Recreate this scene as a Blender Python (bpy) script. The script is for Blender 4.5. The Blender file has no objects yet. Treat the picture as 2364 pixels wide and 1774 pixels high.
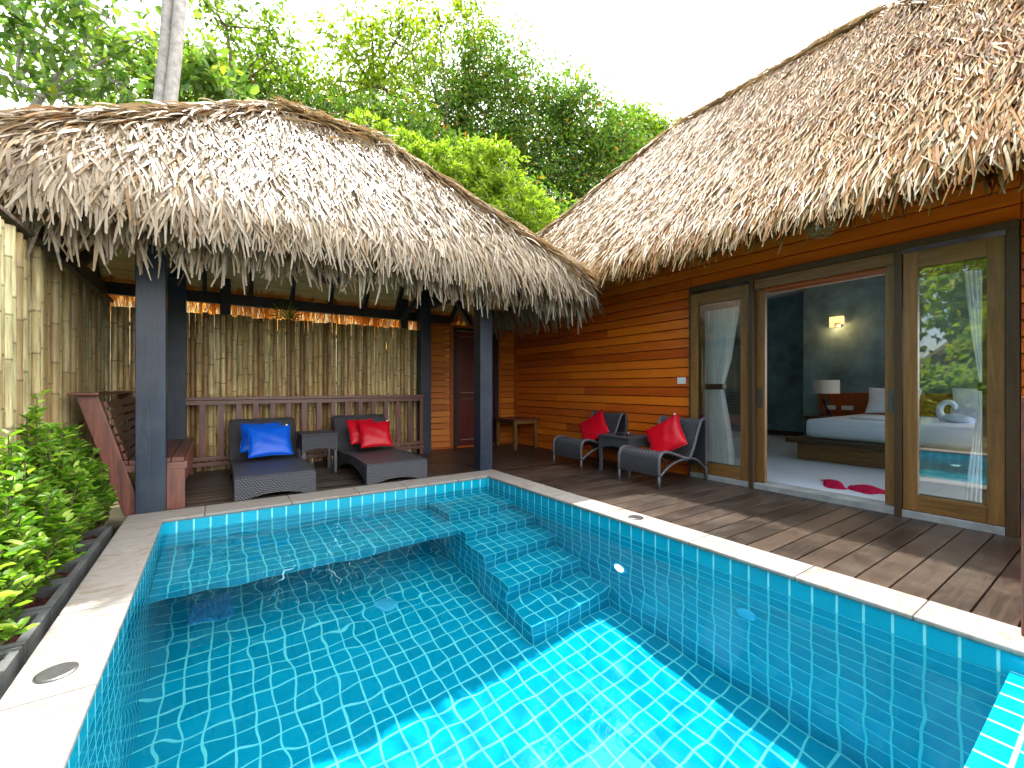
import bpy, bmesh, math, random
import numpy as np
from mathutils import Vector, Matrix

H = 1.1                      # all plan numbers below are in eye-heights; H turns them into metres
random.seed(7)
rng = np.random.default_rng(11)
S = bpy.context.scene
COL = S.collection
ORG = {}
R = math.radians
U = random.uniform

# ------------------------------------------------------------------ materials
class NT:
    def __init__(s, name):
        s.m = bpy.data.materials.new(name); s.m.use_nodes = True
        s.t = s.m.node_tree; s.t.nodes.clear()
        s.out = s.t.nodes.new('ShaderNodeOutputMaterial')
    def n(s, typ, **kw):
        nd = s.t.nodes.new('ShaderNode' + typ)
        for k, v in kw.items(): setattr(nd, k, v)
        return nd
    def l(s, a, b): s.t.links.new(a, b)
    def put(s, sock, v):
        if isinstance(v, bpy.types.NodeSocket): s.l(v, sock)
        elif v is not None:
            if sock.type == 'RGBA' and not hasattr(v, '__len__'): v = (v, v, v, 1)
            if sock.type == 'RGBA' and len(v) == 3: v = (*v, 1)
            sock.default_value = v
    def math(s, op, a, b=None, c=None):
        nd = s.n('Math', operation=op)
        for i, v in enumerate((a, b, c)):
            if v is not None: s.put(nd.inputs[i], v)
        return nd.outputs[0]
    def mix(s, f, a, b, mode='MIX'):
        nd = s.n('Mix', data_type='RGBA', blend_type=mode)
        s.put(nd.inputs[0], f); s.put(nd.inputs[6], a); s.put(nd.inputs[7], b)
        return nd.outputs[2]
    def obj(s): return s.n('TexCoord').outputs['Object']
    def pos(s): return s.n('NewGeometry').outputs['Position']
    def island(s): return s.n('NewGeometry').outputs['Random Per Island']
    def scale(s, v, sc, loc=(0, 0, 0), rot=(0, 0, 0)):
        nd = s.n('Mapping'); s.l(v, nd.inputs[0]); nd.inputs[3].default_value = sc
        nd.inputs[1].default_value = loc; nd.inputs[2].default_value = rot
        return nd.outputs[0]
    def noise(s, v, sc, det=4, rough=.55, dist=0, col=False):
        nd = s.n('TexNoise'); s.l(v, nd.inputs['Vector'])
        nd.inputs['Scale'].default_value = sc; nd.inputs['Detail'].default_value = det
        nd.inputs['Roughness'].default_value = rough; nd.inputs['Distortion'].default_value = dist
        return nd.outputs['Color' if col else 'Fac']
    def ramp(s, f, stops, interp='LINEAR'):
        nd = s.n('ValToRGB'); s.put(nd.inputs[0], f); cr = nd.color_ramp; cr.interpolation = interp
        while len(cr.elements) < len(stops): cr.elements.new(1)
        for e, (p, c) in zip(cr.elements, stops):
            e.position = p
            e.color = (c, c, c, 1) if not hasattr(c, '__len__') else (*c, 1)
        return nd.outputs[0]
    def bump(s, h, st=.3, dist=.01):
        nd = s.n('Bump'); nd.inputs['Strength'].default_value = st; nd.inputs['Distance'].default_value = dist
        s.l(h, nd.inputs['Height']); return nd.outputs[0]
    def pr(s, col, rough=.5, spec=.5, nrm=None, **kw):
        nd = s.n('BsdfPrincipled')
        s.put(nd.inputs['Base Color'], col); s.put(nd.inputs['Roughness'], rough)
        s.put(nd.inputs['Specular IOR Level'], spec)
        if nrm is not None: s.l(nrm, nd.inputs['Normal'])
        for k, v in kw.items(): s.put(nd.inputs[k], v)
        return nd.outputs[0]
    def done(s, sh): s.l(sh, s.out.inputs[0]); return s.m

def mat_wood(name, dark, light, axis=1, rough=.45, spec=.5, island=.5, gs=1.0, bump=.15, patch=None, coat=0):
    t = NT(name); p = t.obj()
    sc = [14*gs]*3; sc[axis] = 1.1*gs
    isl = t.island()
    off = t.n('CombineXYZ'); t.put(off.inputs[0], t.math('MULTIPLY', isl, 37.)); t.put(off.inputs[1], t.math('MULTIPLY', isl, 53.)); t.put(off.inputs[2], t.math('MULTIPLY', isl, 91.))
    add = t.n('VectorMath', operation='ADD'); t.l(p, add.inputs[0]); t.l(off.outputs[0], add.inputs[1]); p = add.outputs[0]
    g = t.noise(t.scale(p, sc), 1.6, 6, .6, 1.2)
    fine = t.noise(t.scale(p, [x*5 for x in sc]), 2, 3)
    f = t.math('ADD', t.math('MULTIPLY', g, .75), t.math('MULTIPLY', fine, .25))
    f = t.math('ADD', f, t.math('MULTIPLY', t.math('SUBTRACT', isl, .5), island))
    c = t.ramp(f, [(.22, dark), (.75, light)])
    if patch:
        pn = t.noise(p, 2.2, 5, .65)
        c = t.mix(t.math('MULTIPLY', t.ramp(pn, [(.45, 0.), (.7, 1.)]), .55), c, patch)
    rg = t.math('ADD', rough - .1, t.math('MULTIPLY', g, .2))
    return t.done(t.pr(c, rg, spec, t.bump(f, bump, .004), **({'Coat Weight': coat, 'Coat Roughness': .25} if coat else {})))

def mat_plain(name, col, rough=.6, spec=.4, ns=8, var=.25, bump=.1, bd=.004, bs=60, **kw):
    t = NT(name); p = t.obj()
    n = t.noise(p, ns, 5, .6)
    c = t.mix(t.ramp(n, [(.3, 0.), (.7, 1.)]), [x*(1-var) for x in col], [min(1, x*(1+var)) for x in col])
    return t.done(t.pr(c, rough, spec, t.bump(t.noise(p, bs, 4), bump, bd), **kw))

def mat_thatch(name, stops, trans=.3, tcol=(.72, .58, .40), pk=.5, psc=(1.6, 1.6, 1.6), sp=.42):
    t = NT(name); isl = t.island()
    pn = t.noise(t.scale(t.pos(), psc), 1.0, 4, .6)
    c = t.ramp(t.math('ADD', isl, t.math('MULTIPLY', t.math('SUBTRACT', pn, .5), pk)), stops)
    g = t.noise(t.scale(t.obj(), (9, 9, 9)), 9, 3)
    c = t.mix(.55, c, t.mix(t.ramp(g, [(.3, 0.), (.7, 1.)]), (.55, .5, .48), (1.15, 1.1, 1.05)), 'MULTIPLY')
    pb = t.pr(c, .42, sp)
    tr = t.n('BsdfTranslucent'); t.put(tr.inputs[0], tcol)
    ms = t.n('MixShader'); ms.inputs[0].default_value = trans
    t.l(pb, ms.inputs[1]); t.l(tr.outputs[0], ms.inputs[2])
    return t.done(ms.outputs[0])

def mat_leaf(name, stops, trans=.4, spec=.4, rough=.4, tmul=(1.3, 1.5, .5)):
    t = NT(name); isl = t.island()
    c = t.ramp(isl, stops)
    pb = t.pr(c, rough, spec)
    tr = t.n('BsdfTranslucent'); t.l(t.mix(1., c, tmul, 'MULTIPLY'), tr.inputs[0])
    ms = t.n('MixShader'); ms.inputs[0].default_value = trans
    t.l(pb, ms.inputs[1]); t.l(tr.outputs[0], ms.inputs[2])
    return t.done(ms.outputs[0])

def mat_tile():
    t = NT('pool tile'); P = .1045*H
    p = t.obj(); ge = t.n('NewGeometry')
    sp = t.n('SeparateXYZ'); t.l(p, sp.inputs[0]); sn = t.n('SeparateXYZ'); t.l(ge.outputs['True Normal'], sn.inputs[0])
    mask = None; cells = []
    for i in range(3):
        q = t.math('DIVIDE', sp.outputs[i], P)
        cells.append(t.math('FLOOR', q))
        d = t.math('ABSOLUTE', t.math('SUBTRACT', t.math('FRACT', q), .5))
        on = t.math('LESS_THAN', t.math('ABSOLUTE', sn.outputs[i]), .5)
        nd = t.n('MapRange', interpolation_type='SMOOTHSTEP'); t.l(d, nd.inputs[0])
        nd.inputs[1].default_value = .440; nd.inputs[2].default_value = .462
        mk = t.math('MULTIPLY', nd.outputs[0], on)
        mask = mk if mask is None else t.math('MAXIMUM', mask, mk)
    cv = t.n('CombineXYZ')
    for i in range(3): t.l(cells[i], cv.inputs[i])
    wn = t.n('TexWhiteNoise'); t.l(cv.outputs[0], wn.inputs[0])
    tone = t.math('ADD', t.math('MULTIPLY', wn.outputs[0], .5), t.math('MULTIPLY', t.noise(p, 40, 3), .5))
    c = t.ramp(tone, [(.15, (.0015, .26, .39)), (.85, (.002, .35, .51))])
    gc = t.mix(t.noise(p, 6, 4), (.20, .68, .72), (.32, .74, .75))
    c = t.mix(mask, c, gc)
    rg = t.math('ADD', .12, t.math('MULTIPLY', mask, .6))
    return t.done(t.pr(c, rg, .5, t.bump(t.math('SUBTRACT', 1., mask), .5, .003)))

def mat_wicker(name, k=1.0):
    t = NT(name); p = t.obj(); ge = t.n('NewGeometry')
    sp = t.n('SeparateXYZ'); t.l(p, sp.inputs[0])
    s = []
    pu = .017*k; pv = .030*k
    x, y, z = sp.outputs
    a = t.math('DIVIDE', t.math('ADD', t.math('MULTIPLY', y, .71), t.math('MULTIPLY', z, 1.0)), pu)
    a2 = t.math('DIVIDE', x, pv)
    par = t.math('PINGPONG', t.math('FLOOR', a), 1.)
    ph = t.math('ADD', a2, t.math('MULTIPLY', par, .5))
    h1 = t.math('ABSOLUTE', t.math('SINE', t.math('MULTIPLY', ph, math.pi)))
    h2 = t.math('ABSOLUTE', t.math('SINE', t.math('MULTIPLY', a, math.pi)))
    h = t.math('MULTIPLY', t.math('POWER', h2, .6), t.math('ADD', .25, t.math('MULTIPLY', h1, .75)))
    c = t.ramp(h, [(.1, (.006, .006, .008)), (.5, (.036, .038, .046)), (1., (.11, .115, .135))])
    return t.done(t.pr(c, .42, .5, t.bump(h, .9, .006)))

def mat_wicker_side(name):
    return mat_wicker(name, 1.0)

def mat_glass(name, ior, extra):
    t = NT(name)
    fr = t.n('Fresnel'); fr.inputs[0].default_value = ior
    f = t.math('ADD', fr.outputs[0], extra)
    tr = t.n('BsdfTransparent'); tr.inputs[0].default_value = (.99, 1, .995, 1)
    gl = t.n('BsdfGlossy'); gl.inputs[1].default_value = 0.0; gl.inputs[0].default_value = (1, 1, 1, 1)
    ms = t.n('MixShader'); t.l(f, ms.inputs[0]); t.l(tr.outputs[0], ms.inputs[1]); t.l(gl.outputs[0], ms.inputs[2])
    return t.done(ms.outputs[0])

def mat_water():
    t = NT('clear pool water')
    g = t.n('BsdfGlass'); g.inputs['Roughness'].default_value = 0; g.inputs['IOR'].default_value = 1.333
    g.inputs['Color'].default_value = (.60, .95, .99, 1)
    return t.done(g.outputs[0])

def mat_stone():
    t = NT('sandstone coping'); p = t.obj(); isl = t.island()
    w = t.noise(t.scale(p, (2.2, 5, 4), rot=(0, 0, .5)), 1.6, 7, .62, 1.6)
    c = t.ramp(w, [(.28, (.18, .135, .10)), (.40, (.24, .21, .185)), (.55, (.275, .262, .25)), (.66, (.21, .165, .125))])
    c = t.mix(t.math('MULTIPLY', isl, .35), c, (.22, .195, .175))
    sp = t.noise(p, 55, 3)
    c = t.mix(t.math('MULTIPLY', t.ramp(sp, [(.62, 0.), (.72, 1.)]), .3), c, (.35, .27, .2))
    return t.done(t.pr(c, .6, .3, t.bump(t.noise(p, 30, 6), .25, .004)))

def mat_bamboo(name, stops):
    t = NT(name); isl = t.island(); p = t.obj()
    c = t.ramp(isl, stops)
    add = t.n('VectorMath', operation='ADD'); t.l(t.scale(p, (30, 30, 2.2)), add.inputs[0])
    cx = t.n('CombineXYZ'); t.put(cx.inputs[0], t.math('MULTIPLY', isl, 71.)); t.put(cx.inputs[2], t.math('MULTIPLY', isl, 33.)); t.l(cx.outputs[0], add.inputs[1])
    n = t.noise(add.outputs[0], 1.3, 5, .65)
    c = t.mix(t.ramp(n, [(.38, .75), (.62, 0.)]), c, (.20, .12, .05))
    sp = t.noise(p, 38, 3)
    c = t.mix(t.math('MULTIPLY', t.ramp(sp, [(.66, 0.), (.74, 1.)]), .6), c, (.05, .03, .015))
    at = t.n('Attribute'); at.attribute_name = 'ring'
    c = t.mix(t.math('MULTIPLY', at.outputs['Fac'], .8), c, (.055, .035, .02))
    return t.done(t.pr(c, .4, .45))

M = {}
M['tile'] = mat_tile()
M['water'] = mat_water()
M['stone'] = mat_stone()
M['glass'] = mat_glass('pane glass', 1.5, .055)
M['glass_clear'] = mat_glass('clear pane glass', 1.45, 0.)
M['deck'] = mat_wood('deck boards', (.010, .0065, .0045), (.052, .034, .024), 0, .40, .5, .4, 1.2, .25, (.11, .082, .062))
M['thatch_pale'] = mat_thatch('pale thatch', [(0, (.085, .05, .024)), (.14, (.22, .16, .10)), (.36, (.335, .28, .20)), (.8, (.395, .345, .265)), (.95, (.36, .275, .155)), (1, (.29, .155, .045))], .36, (.42, .33, .20), pk=.25)
M['thatch_warm'] = mat_thatch('warm thatch', [(0, (.06, .022, .003)), (.18, (.21, .080, .007)), (.50, (.30, .142, .018)), (.58, (.30, .205, .078)), (.80, (.33, .262, .130)), (1, (.36, .31, .195))], .26, (.28, .14, .03), 1.1, (.8, 2.6, .8), .15)
M['thatch_orange'] = mat_thatch('orange ridge thatch', [(0, (.14, .06, .017)), (.25, (.31, .15, .04)), (.45, (.36, .27, .165)), (1, (.42, .38, .30))], .3, (.35, .24, .11))
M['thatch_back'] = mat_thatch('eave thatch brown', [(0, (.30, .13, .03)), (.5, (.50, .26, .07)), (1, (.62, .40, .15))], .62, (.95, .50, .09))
M['under'] = mat_plain('thatch underlay', (.16, .10, .05), .8, .2, 14, .5, .5, .02, 40)
M['post'] = mat_wood('black stained timber', (.005, .009, .018), (.026, .042, .074), 2, .42, .45, .15, 1, .35, (.050, .062, .078))  # blue sheen of the sky is put into the dark wood's colour
M['beam'] = mat_wood('black stained beam', (.009, .010, .014), (.026, .028, .036), 0, .4, .5, .15, 1, .3)
M['ceil'] = mat_wood('ceiling boards', (.42, .24, .08), (.76, .52, .23), 0, .55, .35, .3, .8, .15)
M['red'] = mat_wood('reddish hardwood', (.07, .022, .014), (.22, .075, .045), 1, .36, .5, .45, 1, .15)
M['redx'] = mat_wood('reddish hardwood rail', (.09, .036, .028), (.27, .11, .078), 0, .36, .5, .3, 1, .15)
M['redz'] = mat_wood('reddish hardwood upright', (.09, .038, .032), (.40, .13, .075), 2, .38, .5, .9, 1, .15)
M['siding'] = mat_wood('orange siding', (.44, .066, .004), (.76, .175, .008), 1, .36, .5, .55, .9, .12)
M['sidingx'] = mat_wood('orange siding cross', (.38, .075, .005), (.60, .19, .013), 0, .38, .5, .4, .9, .12)
M['trim'] = mat_wood('orange trim', (.26, .045, .005), (.42, .095, .01), 2, .4, .5, .2, .9, .1)
M['door'] = mat_wood('teak door', (.075, .036, .009), (.30, .15, .045), 2, .4, .45, .25, .8, .15)
M['doory'] = mat_wood('teak door rail', (.075, .036, .009), (.29, .145, .043), 1, .4, .45, .2, .8, .15)
M['frame'] = mat_wood('dark door frame', (.030, .016, .008), (.078, .043, .02), 2, .45, .4, .2, .8, .15)
M['mahog'] = mat_wood('mahogany door', (.035, .006, .006), (.13, .02, .016), 2, .33, .5, .2, .8, .1)
M['bamboo'] = mat_bamboo('bamboo canes', [(0, (.34, .23, .10)), (.3, (.50, .38, .17)), (.55, (.60, .51, .25)), (.8, (.66, .61, .33)), (1, (.50, .50, .23))])
M['bamboo_old'] = mat_bamboo('weathered bamboo canes', [(0, (.27, .145, .055)), (.2, (.52, .31, .12)), (.4, (.82, .57, .24)), (.75, (.94, .76, .38)), (1, (.74, .60, .26))])
M['wicker'] = mat_wicker('dark wicker')
M['tube'] = mat_plain('wicker wrapped tube', (.07, .072, .085), .45, .5, 90, .5, .6, .004, 140)
M['conc'] = mat_plain('grey concrete', (.26, .28, .285), .8, .3, 5, .3, .4, .006, 40)
M['planter'] = mat_plain('planter concrete', (.105, .11, .11), .75, .35, 6, .35, .4, .006, 40)
M['soil'] = mat_plain('red brown soil', (.075, .028, .016), .9, .2, 22, .6, 1., .03, 35)
M['ground'] = mat_plain('earth and litter', (.10, .085, .045), .95, .1, 1.2, .5, .8, .05, 9)
M['plaster'] = mat_plain('grey blue cement render', (.14, .24, .285), .7, .3, 2.2, .45, .3, .006, 12)  # blue-grey render, made bluer to stand for sky light in the room
M['white_wall'] = mat_plain('off white ceiling', (.72, .71, .68), .8, .2, 3, .05, .1)
M['floor'] = mat_plain('pale floor tile', (.58, .68, .80), .3, .5, 2, .06, .05)  # grey-white tile; the blue of the sky fill is in its base colour
M['sheet'] = mat_plain('white cotton', (.68, .79, .98), .8, .2, 4, .03, .3, .004, 25)  # white linen, tinted with the bluish sky light falling on it
def mat_curtain():
    t = NT('sheer curtain'); p = t.obj()
    pb = t.pr((.90, .96, 1.), .8, .1)
    tr = t.n('BsdfTranslucent'); tr.inputs[0].default_value = (.8, .86, .95, 1)
    ms = t.n('MixShader'); ms.inputs[0].default_value = .3; t.l(pb, ms.inputs[1]); t.l(tr.outputs[0], ms.inputs[2])
    return t.done(ms.outputs[0])
M['curtain'] = mat_curtain()
M['cred'] = mat_plain('red satin', (.50, .001, .012), .36, .32, 3, .08, .25, .01, 7)
M['cblue'] = mat_plain('blue satin', (.001, .10, .64), .36, .32, 3, .08, .25, .01, 7)
M['tag'] = mat_plain('white tag', (.8, .8, .8), .6)
M['towel'] = mat_plain('crimson towel', (.42, .004, .055), .95, .1, 6, .2, .8, .01, 60)
M['steel'] = mat_plain('brushed steel', (.13, .13, .137), .35, .5, 30, .15, .1, Metallic=.8)
M['white'] = mat_plain('white plastic', (.8, .8, .79), .35, .5, 3, .02, .02)
M['black'] = mat_plain('black fittings', (.012, .012, .014), .4, .5)
M['darkshade'] = mat_plain('grey woven shade', (.06, .065, .068), .6, .4, 40, .3, .5, .006, 80)
M['rattan'] = mat_plain('rattan shade', (.42, .30, .14), .6, .3, 40, .4, .4)
M['shade'] = mat_plain('linen lampshade', (.72, .68, .64), .8, .2, 60, .05, .2)
def mat_emit(name, c, s):
    t = NT(name); e = t.n('Emission'); e.inputs[0].default_value = (*c, 1); e.inputs[1].default_value = s
    return t.done(e.outputs[0])
M['lit'] = mat_emit('lit sconce glass', (1, .62, .24), .42)
M['lit_white'] = mat_emit('lit pool lamp', (.93, .98, 1), 1.3)
M['inlet'] = mat_plain('pale blue inlet', (.12, .5, .72), .4)
M['grate'] = mat_plain('blue drain grate', (.06, .36, .78), .4, .5, 60, .6)
M['bark'] = mat_plain('grey bark', (.33, .31, .295), .85, .2, 9, .3, .6, .02, 30)
M['barkd'] = mat_plain('brown bark', (.12, .085, .06), .9, .2, 9, .4, .8, .02, 25)
M['leaf_dark'] = mat_leaf('dark green leaves', [(0, (.05, .115, .022)), (.5, (.115, .20, .04)), (.93, (.19, .29, .06)), (.97, (.40, .20, .04)), (1, (.35, .15, .04))], .48)
M['leaf_mid'] = mat_leaf('mid green leaves', [(0, (0.058, 0.117, 0.014)), (.5, (0.140, 0.218, 0.025)), (1, (0.234, 0.304, 0.043))], .5)
M['leaf_yellow'] = mat_leaf('yellow green leaves', [(0, (0.088, 0.152, 0.010)), (.5, (0.192, 0.280, 0.016)), (.85, (0.304, 0.360, 0.020)), (1, (0.360, 0.344, 0.032))], .52)
M['leaf_lime'] = mat_leaf('lime leaves', [(0, (0.123, 0.197, 0.025)), (.5, (0.246, 0.344, 0.041)), (1, (0.369, 0.451, 0.082))], .5)
M['leaf_big'] = mat_leaf('broad leaves', [(0, (0.062, 0.133, 0.039)), (.5, (0.133, 0.218, 0.058)), (.9, (0.218, 0.304, 0.086)), (1, (0.281, 0.296, 0.062))], .5)
M['leaf_hedge'] = mat_leaf('hedge leaves', [(0, (0.051, 0.145, 0.015)), (.45, (0.145, 0.281, 0.027)), (.8, (0.264, 0.399, 0.047)), (1, (0.374, 0.493, 0.076))], .42)
M['grass'] = mat_leaf('bank grass', [(0, (.05, .10, .015)), (1, (.14, .2, .03))], .3)

# ------------------------------------------------------------------ mesh helpers
class MB:
    def __init__(s): s.v = []; s.f = []; s.mi = []; s.a = []
    def quad(s, *p):
        b = len(s.v); s.v += [tuple(q) for q in p]; s.f.append(tuple(range(b, b+len(p)))); return s
    def box(s, x0, x1, y0, y1, z0, z1):
        x0, x1 = sorted((x0, x1)); y0, y1 = sorted((y0, y1)); z0, z1 = sorted((z0, z1))
        b = len(s.v)
        s.v += [(x0,y0,z0),(x1,y0,z0),(x1,y1,z0),(x0,y1,z0),(x0,y0,z1),(x1,y0,z1),(x1,y1,z1),(x0,y1,z1)]
        s.f += [tuple(b+i for i in q) for q in ((3,2,1,0),(4,5,6,7),(0,1,5,4),(1,2,6,5),(2,3,7,6),(3,0,4,7))]
        return s
    def bar(s, p0, p1, w, h, up=(0,0,1)):
        p0, p1 = Vector(p0), Vector(p1); d = (p1-p0).normalized(); sd = d.cross(Vector(up)).normalized(); u = sd.cross(d)
        b = len(s.v)
        for p in (p0, p1):
            for a, c in ((-1,-1),(1,-1),(1,1),(-1,1)): s.v.append(tuple(p+sd*(a*w/2)+u*(c*h/2)))
        s.f += [tuple(b+i for i in q) for q in ((3,2,1,0),(4,5,6,7),(0,1,5,4),(1,2,6,5),(2,3,7,6),(3,0,4,7))]
        return s
    def tube(s, pts, rad, n=8, cap=True):
        pts = [Vector(p) for p in pts]
        if not hasattr(rad, '__len__'): rad = [rad]*len(pts)
        b = len(s.v); ref = None
        for i, p in enumerate(pts):
            d = (pts[min(i+1, len(pts)-1)]-pts[max(i-1, 0)]).normalized()
            if ref is None: ref = d.orthogonal().normalized()
            ref = (ref - d*ref.dot(d)).normalized(); q = d.cross(ref)
            for k in range(n):
                a = 2*math.pi*k/n
                s.v.append(tuple(p+(ref*math.cos(a)+q*math.sin(a))*rad[i]))
        for i in range(len(pts)-1):
            for k in range(n):
                s.f.append((b+i*n+k, b+i*n+(k+1)%n, b+(i+1)*n+(k+1)%n, b+(i+1)*n+k))
        if cap:
            s.f.append(tuple(b+k for k in reversed(range(n)))); s.f.append(tuple(b+(len(pts)-1)*n+k for k in range(n)))
        return s
    def lathe(s, c, prof, n=20, cap=True):
        b = len(s.v)
        for r, z in prof:
            for k in range(n):
                a = 2*math.pi*k/n; s.v.append((c[0]+r*math.cos(a), c[1]+r*math.sin(a), c[2]+z))
        for i in range(len(prof)-1):
            for k in range(n): s.f.append((b+i*n+k, b+i*n+(k+1)%n, b+(i+1)*n+(k+1)%n, b+(i+1)*n+k))
        if cap:
            s.f.append(tuple(b+k for k in reversed(range(n)))); s.f.append(tuple(b+(len(prof)-1)*n+k for k in range(n)))
        return s
    def prism(s, poly, axis, a0, a1):
        """poly of 2-D points extruded along axis (the two remaining axes in xyz order)"""
        b = len(s.v); n = len(poly)
        for a in (a0, a1):
            for (p, q) in poly:
                s.v.append({0: (a, p, q), 1: (p, a, q), 2: (p, q, a)}[axis])
        s.f.append(tuple(b+i for i in reversed(range(n)))); s.f.append(tuple(b+n+i for i in range(n)))
        for i in range(n): s.f.append((b+i, b+(i+1)%n, b+n+(i+1)%n, b+n+i))
        return s
    def build(s, name, mat, parent=None, smooth=False, bevel=0, fix=True):
        return mesh_obj(name, np.array(s.v, float), s.f, mat, parent, smooth, bevel, fix)

def mesh_obj(name, v, f, mat, parent=None, smooth=False, bevel=0, fix=True, attr=None):
    me = bpy.data.meshes.new(name)
    org = Vector((0, 0, 0)) if parent is None else ORG[parent.name]
    v = np.asarray(v, float)*H - np.array(org)
    if isinstance(f, np.ndarray):
        nf, k = f.shape
        me.vertices.add(len(v)); me.vertices.foreach_set('co', v.ravel())
        me.loops.add(nf*k); me.loops.foreach_set('vertex_index', f.ravel().astype(np.int32))
        me.polygons.add(nf); me.polygons.foreach_set('loop_start', (np.arange(nf)*k).astype(np.int32))
        me.update(calc_edges=True)
    else:
        me.from_pydata([tuple(x) for x in v], [], f); me.update()
        if fix:
            bm = bmesh.new(); bm.from_mesh(me)
            bmesh.ops.recalc_face_normals(bm, faces=bm.faces)
            if bevel:
                bmesh.ops.bevel(bm, geom=[e for e in bm.edges if e.is_manifold and e.calc_face_angle(0) > .5], offset=bevel*H, segments=2, affect='EDGES', profile=.6, clamp_overlap=True)
            bm.to_mesh(me); bm.free()
    if smooth: me.polygons.foreach_set('use_smooth', [True]*len(me.polygons))
    if attr is not None:
        a = me.attributes.new('ring', 'FLOAT', 'POINT'); a.data.foreach_set('value', np.asarray(attr, np.float32))
    me.materials.append(mat)
    o = bpy.data.objects.new(name, me); COL.objects.link(o)
    if parent is not None: o.parent = parent
    ORG[o.name] = Vector(org)
    return o

def tag(o, label=None, cat=None, group=None, kind=None):
    if label: o['label'] = label
    if cat: o['category'] = cat
    if group: o['group'] = group
    if kind: o['kind'] = kind
    return o

def thing(name, label, cat, loc, group=None):
    o = bpy.data.objects.new(name, None); COL.objects.link(o)
    o.location = Vector(loc)*H; o.empty_display_size = .1
    ORG[o.name] = Vector(loc)*H
    return tag(o, label, cat, group)

def copy_tree(o, parent=None):
    c = o.copy(); COL.objects.link(c)
    if parent is not None: c.parent = parent
    for ch in list(o.children): copy_tree(ch, c)
    return c

def arr(*a): return np.array(a, float)
def nrm(a): return a/np.maximum(np.linalg.norm(a, axis=-1, keepdims=True), 1e-9)

# ------------------------------------------------------------------ thatch
def strips(root, d, n, L, w, lift, droop, roll, nseg=4, curl=None):
    """curved tapering strips; arrays (N,3)/(N,)"""
    N = len(root); side = nrm(np.cross(d, n)); up = np.cross(side, d)
    t = np.linspace(0, 1, nseg+1)
    c = root[:, None] + d[:, None]*(L[:, None]*t)[..., None] + up[:, None]*((lift[:, None])*np.sin(t*1.9))[..., None]
    c[..., 2] -= droop[:, None]*t**2
    if curl is not None: c += side[:, None]*(curl[:, None]*t**2)[..., None]
    s2 = side*np.cos(roll)[:, None] + up*np.sin(roll)[:, None]
    wt = w[:, None]*np.array([.85, 1, 1, .92, .45] if nseg == 4 else [.8, 1, .9, .3][:nseg+1])/2
    a = c - s2[:, None]*wt[..., None]; b = c + s2[:, None]*wt[..., None]
    v = np.stack([a, b], 2).reshape(-1, 3)
    base = (np.arange(N)*(nseg+1)*2)[:, None, None]
    k = (np.arange(nseg)*2)[None, :, None]
    f = (base + k + np.array([0, 1, 3, 2])[None, None]).reshape(-1, 4)
    return v, f

def cat(parts):
    vs, fs, o = [], [], 0
    for v, f in parts: vs.append(v); fs.append(f+o); o += len(v)
    return np.concatenate(vs), np.concatenate(fs)

def slope_strips(e0, e1, r0, r1, row, lat, w, L, jit=.3, lift=.04, tmax=1.0, bk=.62):
    e0, e1, r0, r1 = map(lambda q: arr(*q), (e0, e1, r0, r1))
    out = []
    sl = np.linalg.norm((r0+r1)/2-(e0+e1)/2)
    n = nrm(np.cross(e1-e0, r0-e0));  n = n if n[2] > 0 else -n
    ax = nrm(e1-e0); down = nrm(np.cross(n, ax)); down = down if down[2] < 0 else -down
    P = []; SS = []
    for s in np.arange(0, tmax, row/sl):
        a = e0+(r0-e0)*s; b = e1+(r1-e1)*s; m = max(1, int(np.linalg.norm(b-a)/lat))
        q = rng.random(m); P.append(a+(b-a)*q[:, None]); SS.append(np.full(m, s*sl))
    P = np.concatenate(P); N = len(P); bend = bk*np.exp(-np.concatenate(SS)/.17)
    P = P + down*(rng.normal(0, row*.6, N))[:, None] + n*rng.uniform(-.01, .03, N)[:, None]
    # combed clumps: neighbours share a lean
    ph = np.sin(P@arr(3.1, 2.3, 1.7))*.6 + np.sin(P@arr(-1.3, 4.7, 2.9)+1)*.5
    lean = rng.normal(0, jit, N) + ph*jit*.45
    d = nrm(down*(1-bend)[:, None] + arr(0, 0, -1)*bend[:, None] + ax*lean[:, None] + n*rng.normal(.03, .04, N)[:, None])
    LL = L*rng.uniform(.65, 1.25, N); ww = w*rng.uniform(.6, 1.25, N)
    return strips(P, d, np.repeat(n[None], N, 0), LL, ww, lift*rng.uniform(.3, 1.6, N), rng.uniform(0, .04, N)+.07*bend, rng.normal(0, .26, N), 4, rng.normal(0, .04, N))

def fringe(e0, e1, r0, r1, dens, L, w, layers=4, spread=.28, droopk=1.0, hb=.30):
    e0, e1, r0, r1 = map(lambda q: arr(*q), (e0, e1, r0, r1))
    n = nrm(np.cross(e1-e0, r0-e0)); n = n if n[2] > 0 else -n
    ax = nrm(e1-e0); down = nrm(np.cross(n, ax)); down = down if down[2] < 0 else -down
    ln = np.linalg.norm(e1-e0); out = []
    for k in range(layers):
        N = int(ln*dens*(1 if k < layers-1 else .5))
        q = rng.random(N); P = e0+(e1-e0)*q[:, None] - down*(.085*k+rng.uniform(-.05, .08, N))[:, None] - n*(.02+.03*(layers-1-k))
        ph = np.sin(P@arr(5.1, 4.3, 0))*.7
        lean = rng.normal(0, spread, N)+ph*.12
        hang = hb+.12*(layers-1-k)
        d = nrm(down*(1-hang) + arr(0, 0, -1)*hang + ax*lean[:, None] + n*.08)
        LL = L*rng.uniform(.55, 1.2, N); ww = w*rng.uniform(.65, 1.25, N)
        out.append(strips(P, d, np.repeat(n[None], N, 0), LL, ww, rng.uniform(-.01, .05, N), LL*rng.uniform(.05, .35, N)*droopk, rng.normal(0, .5, N), 4, rng.normal(0, .05, N)))
    return cat(out)

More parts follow.
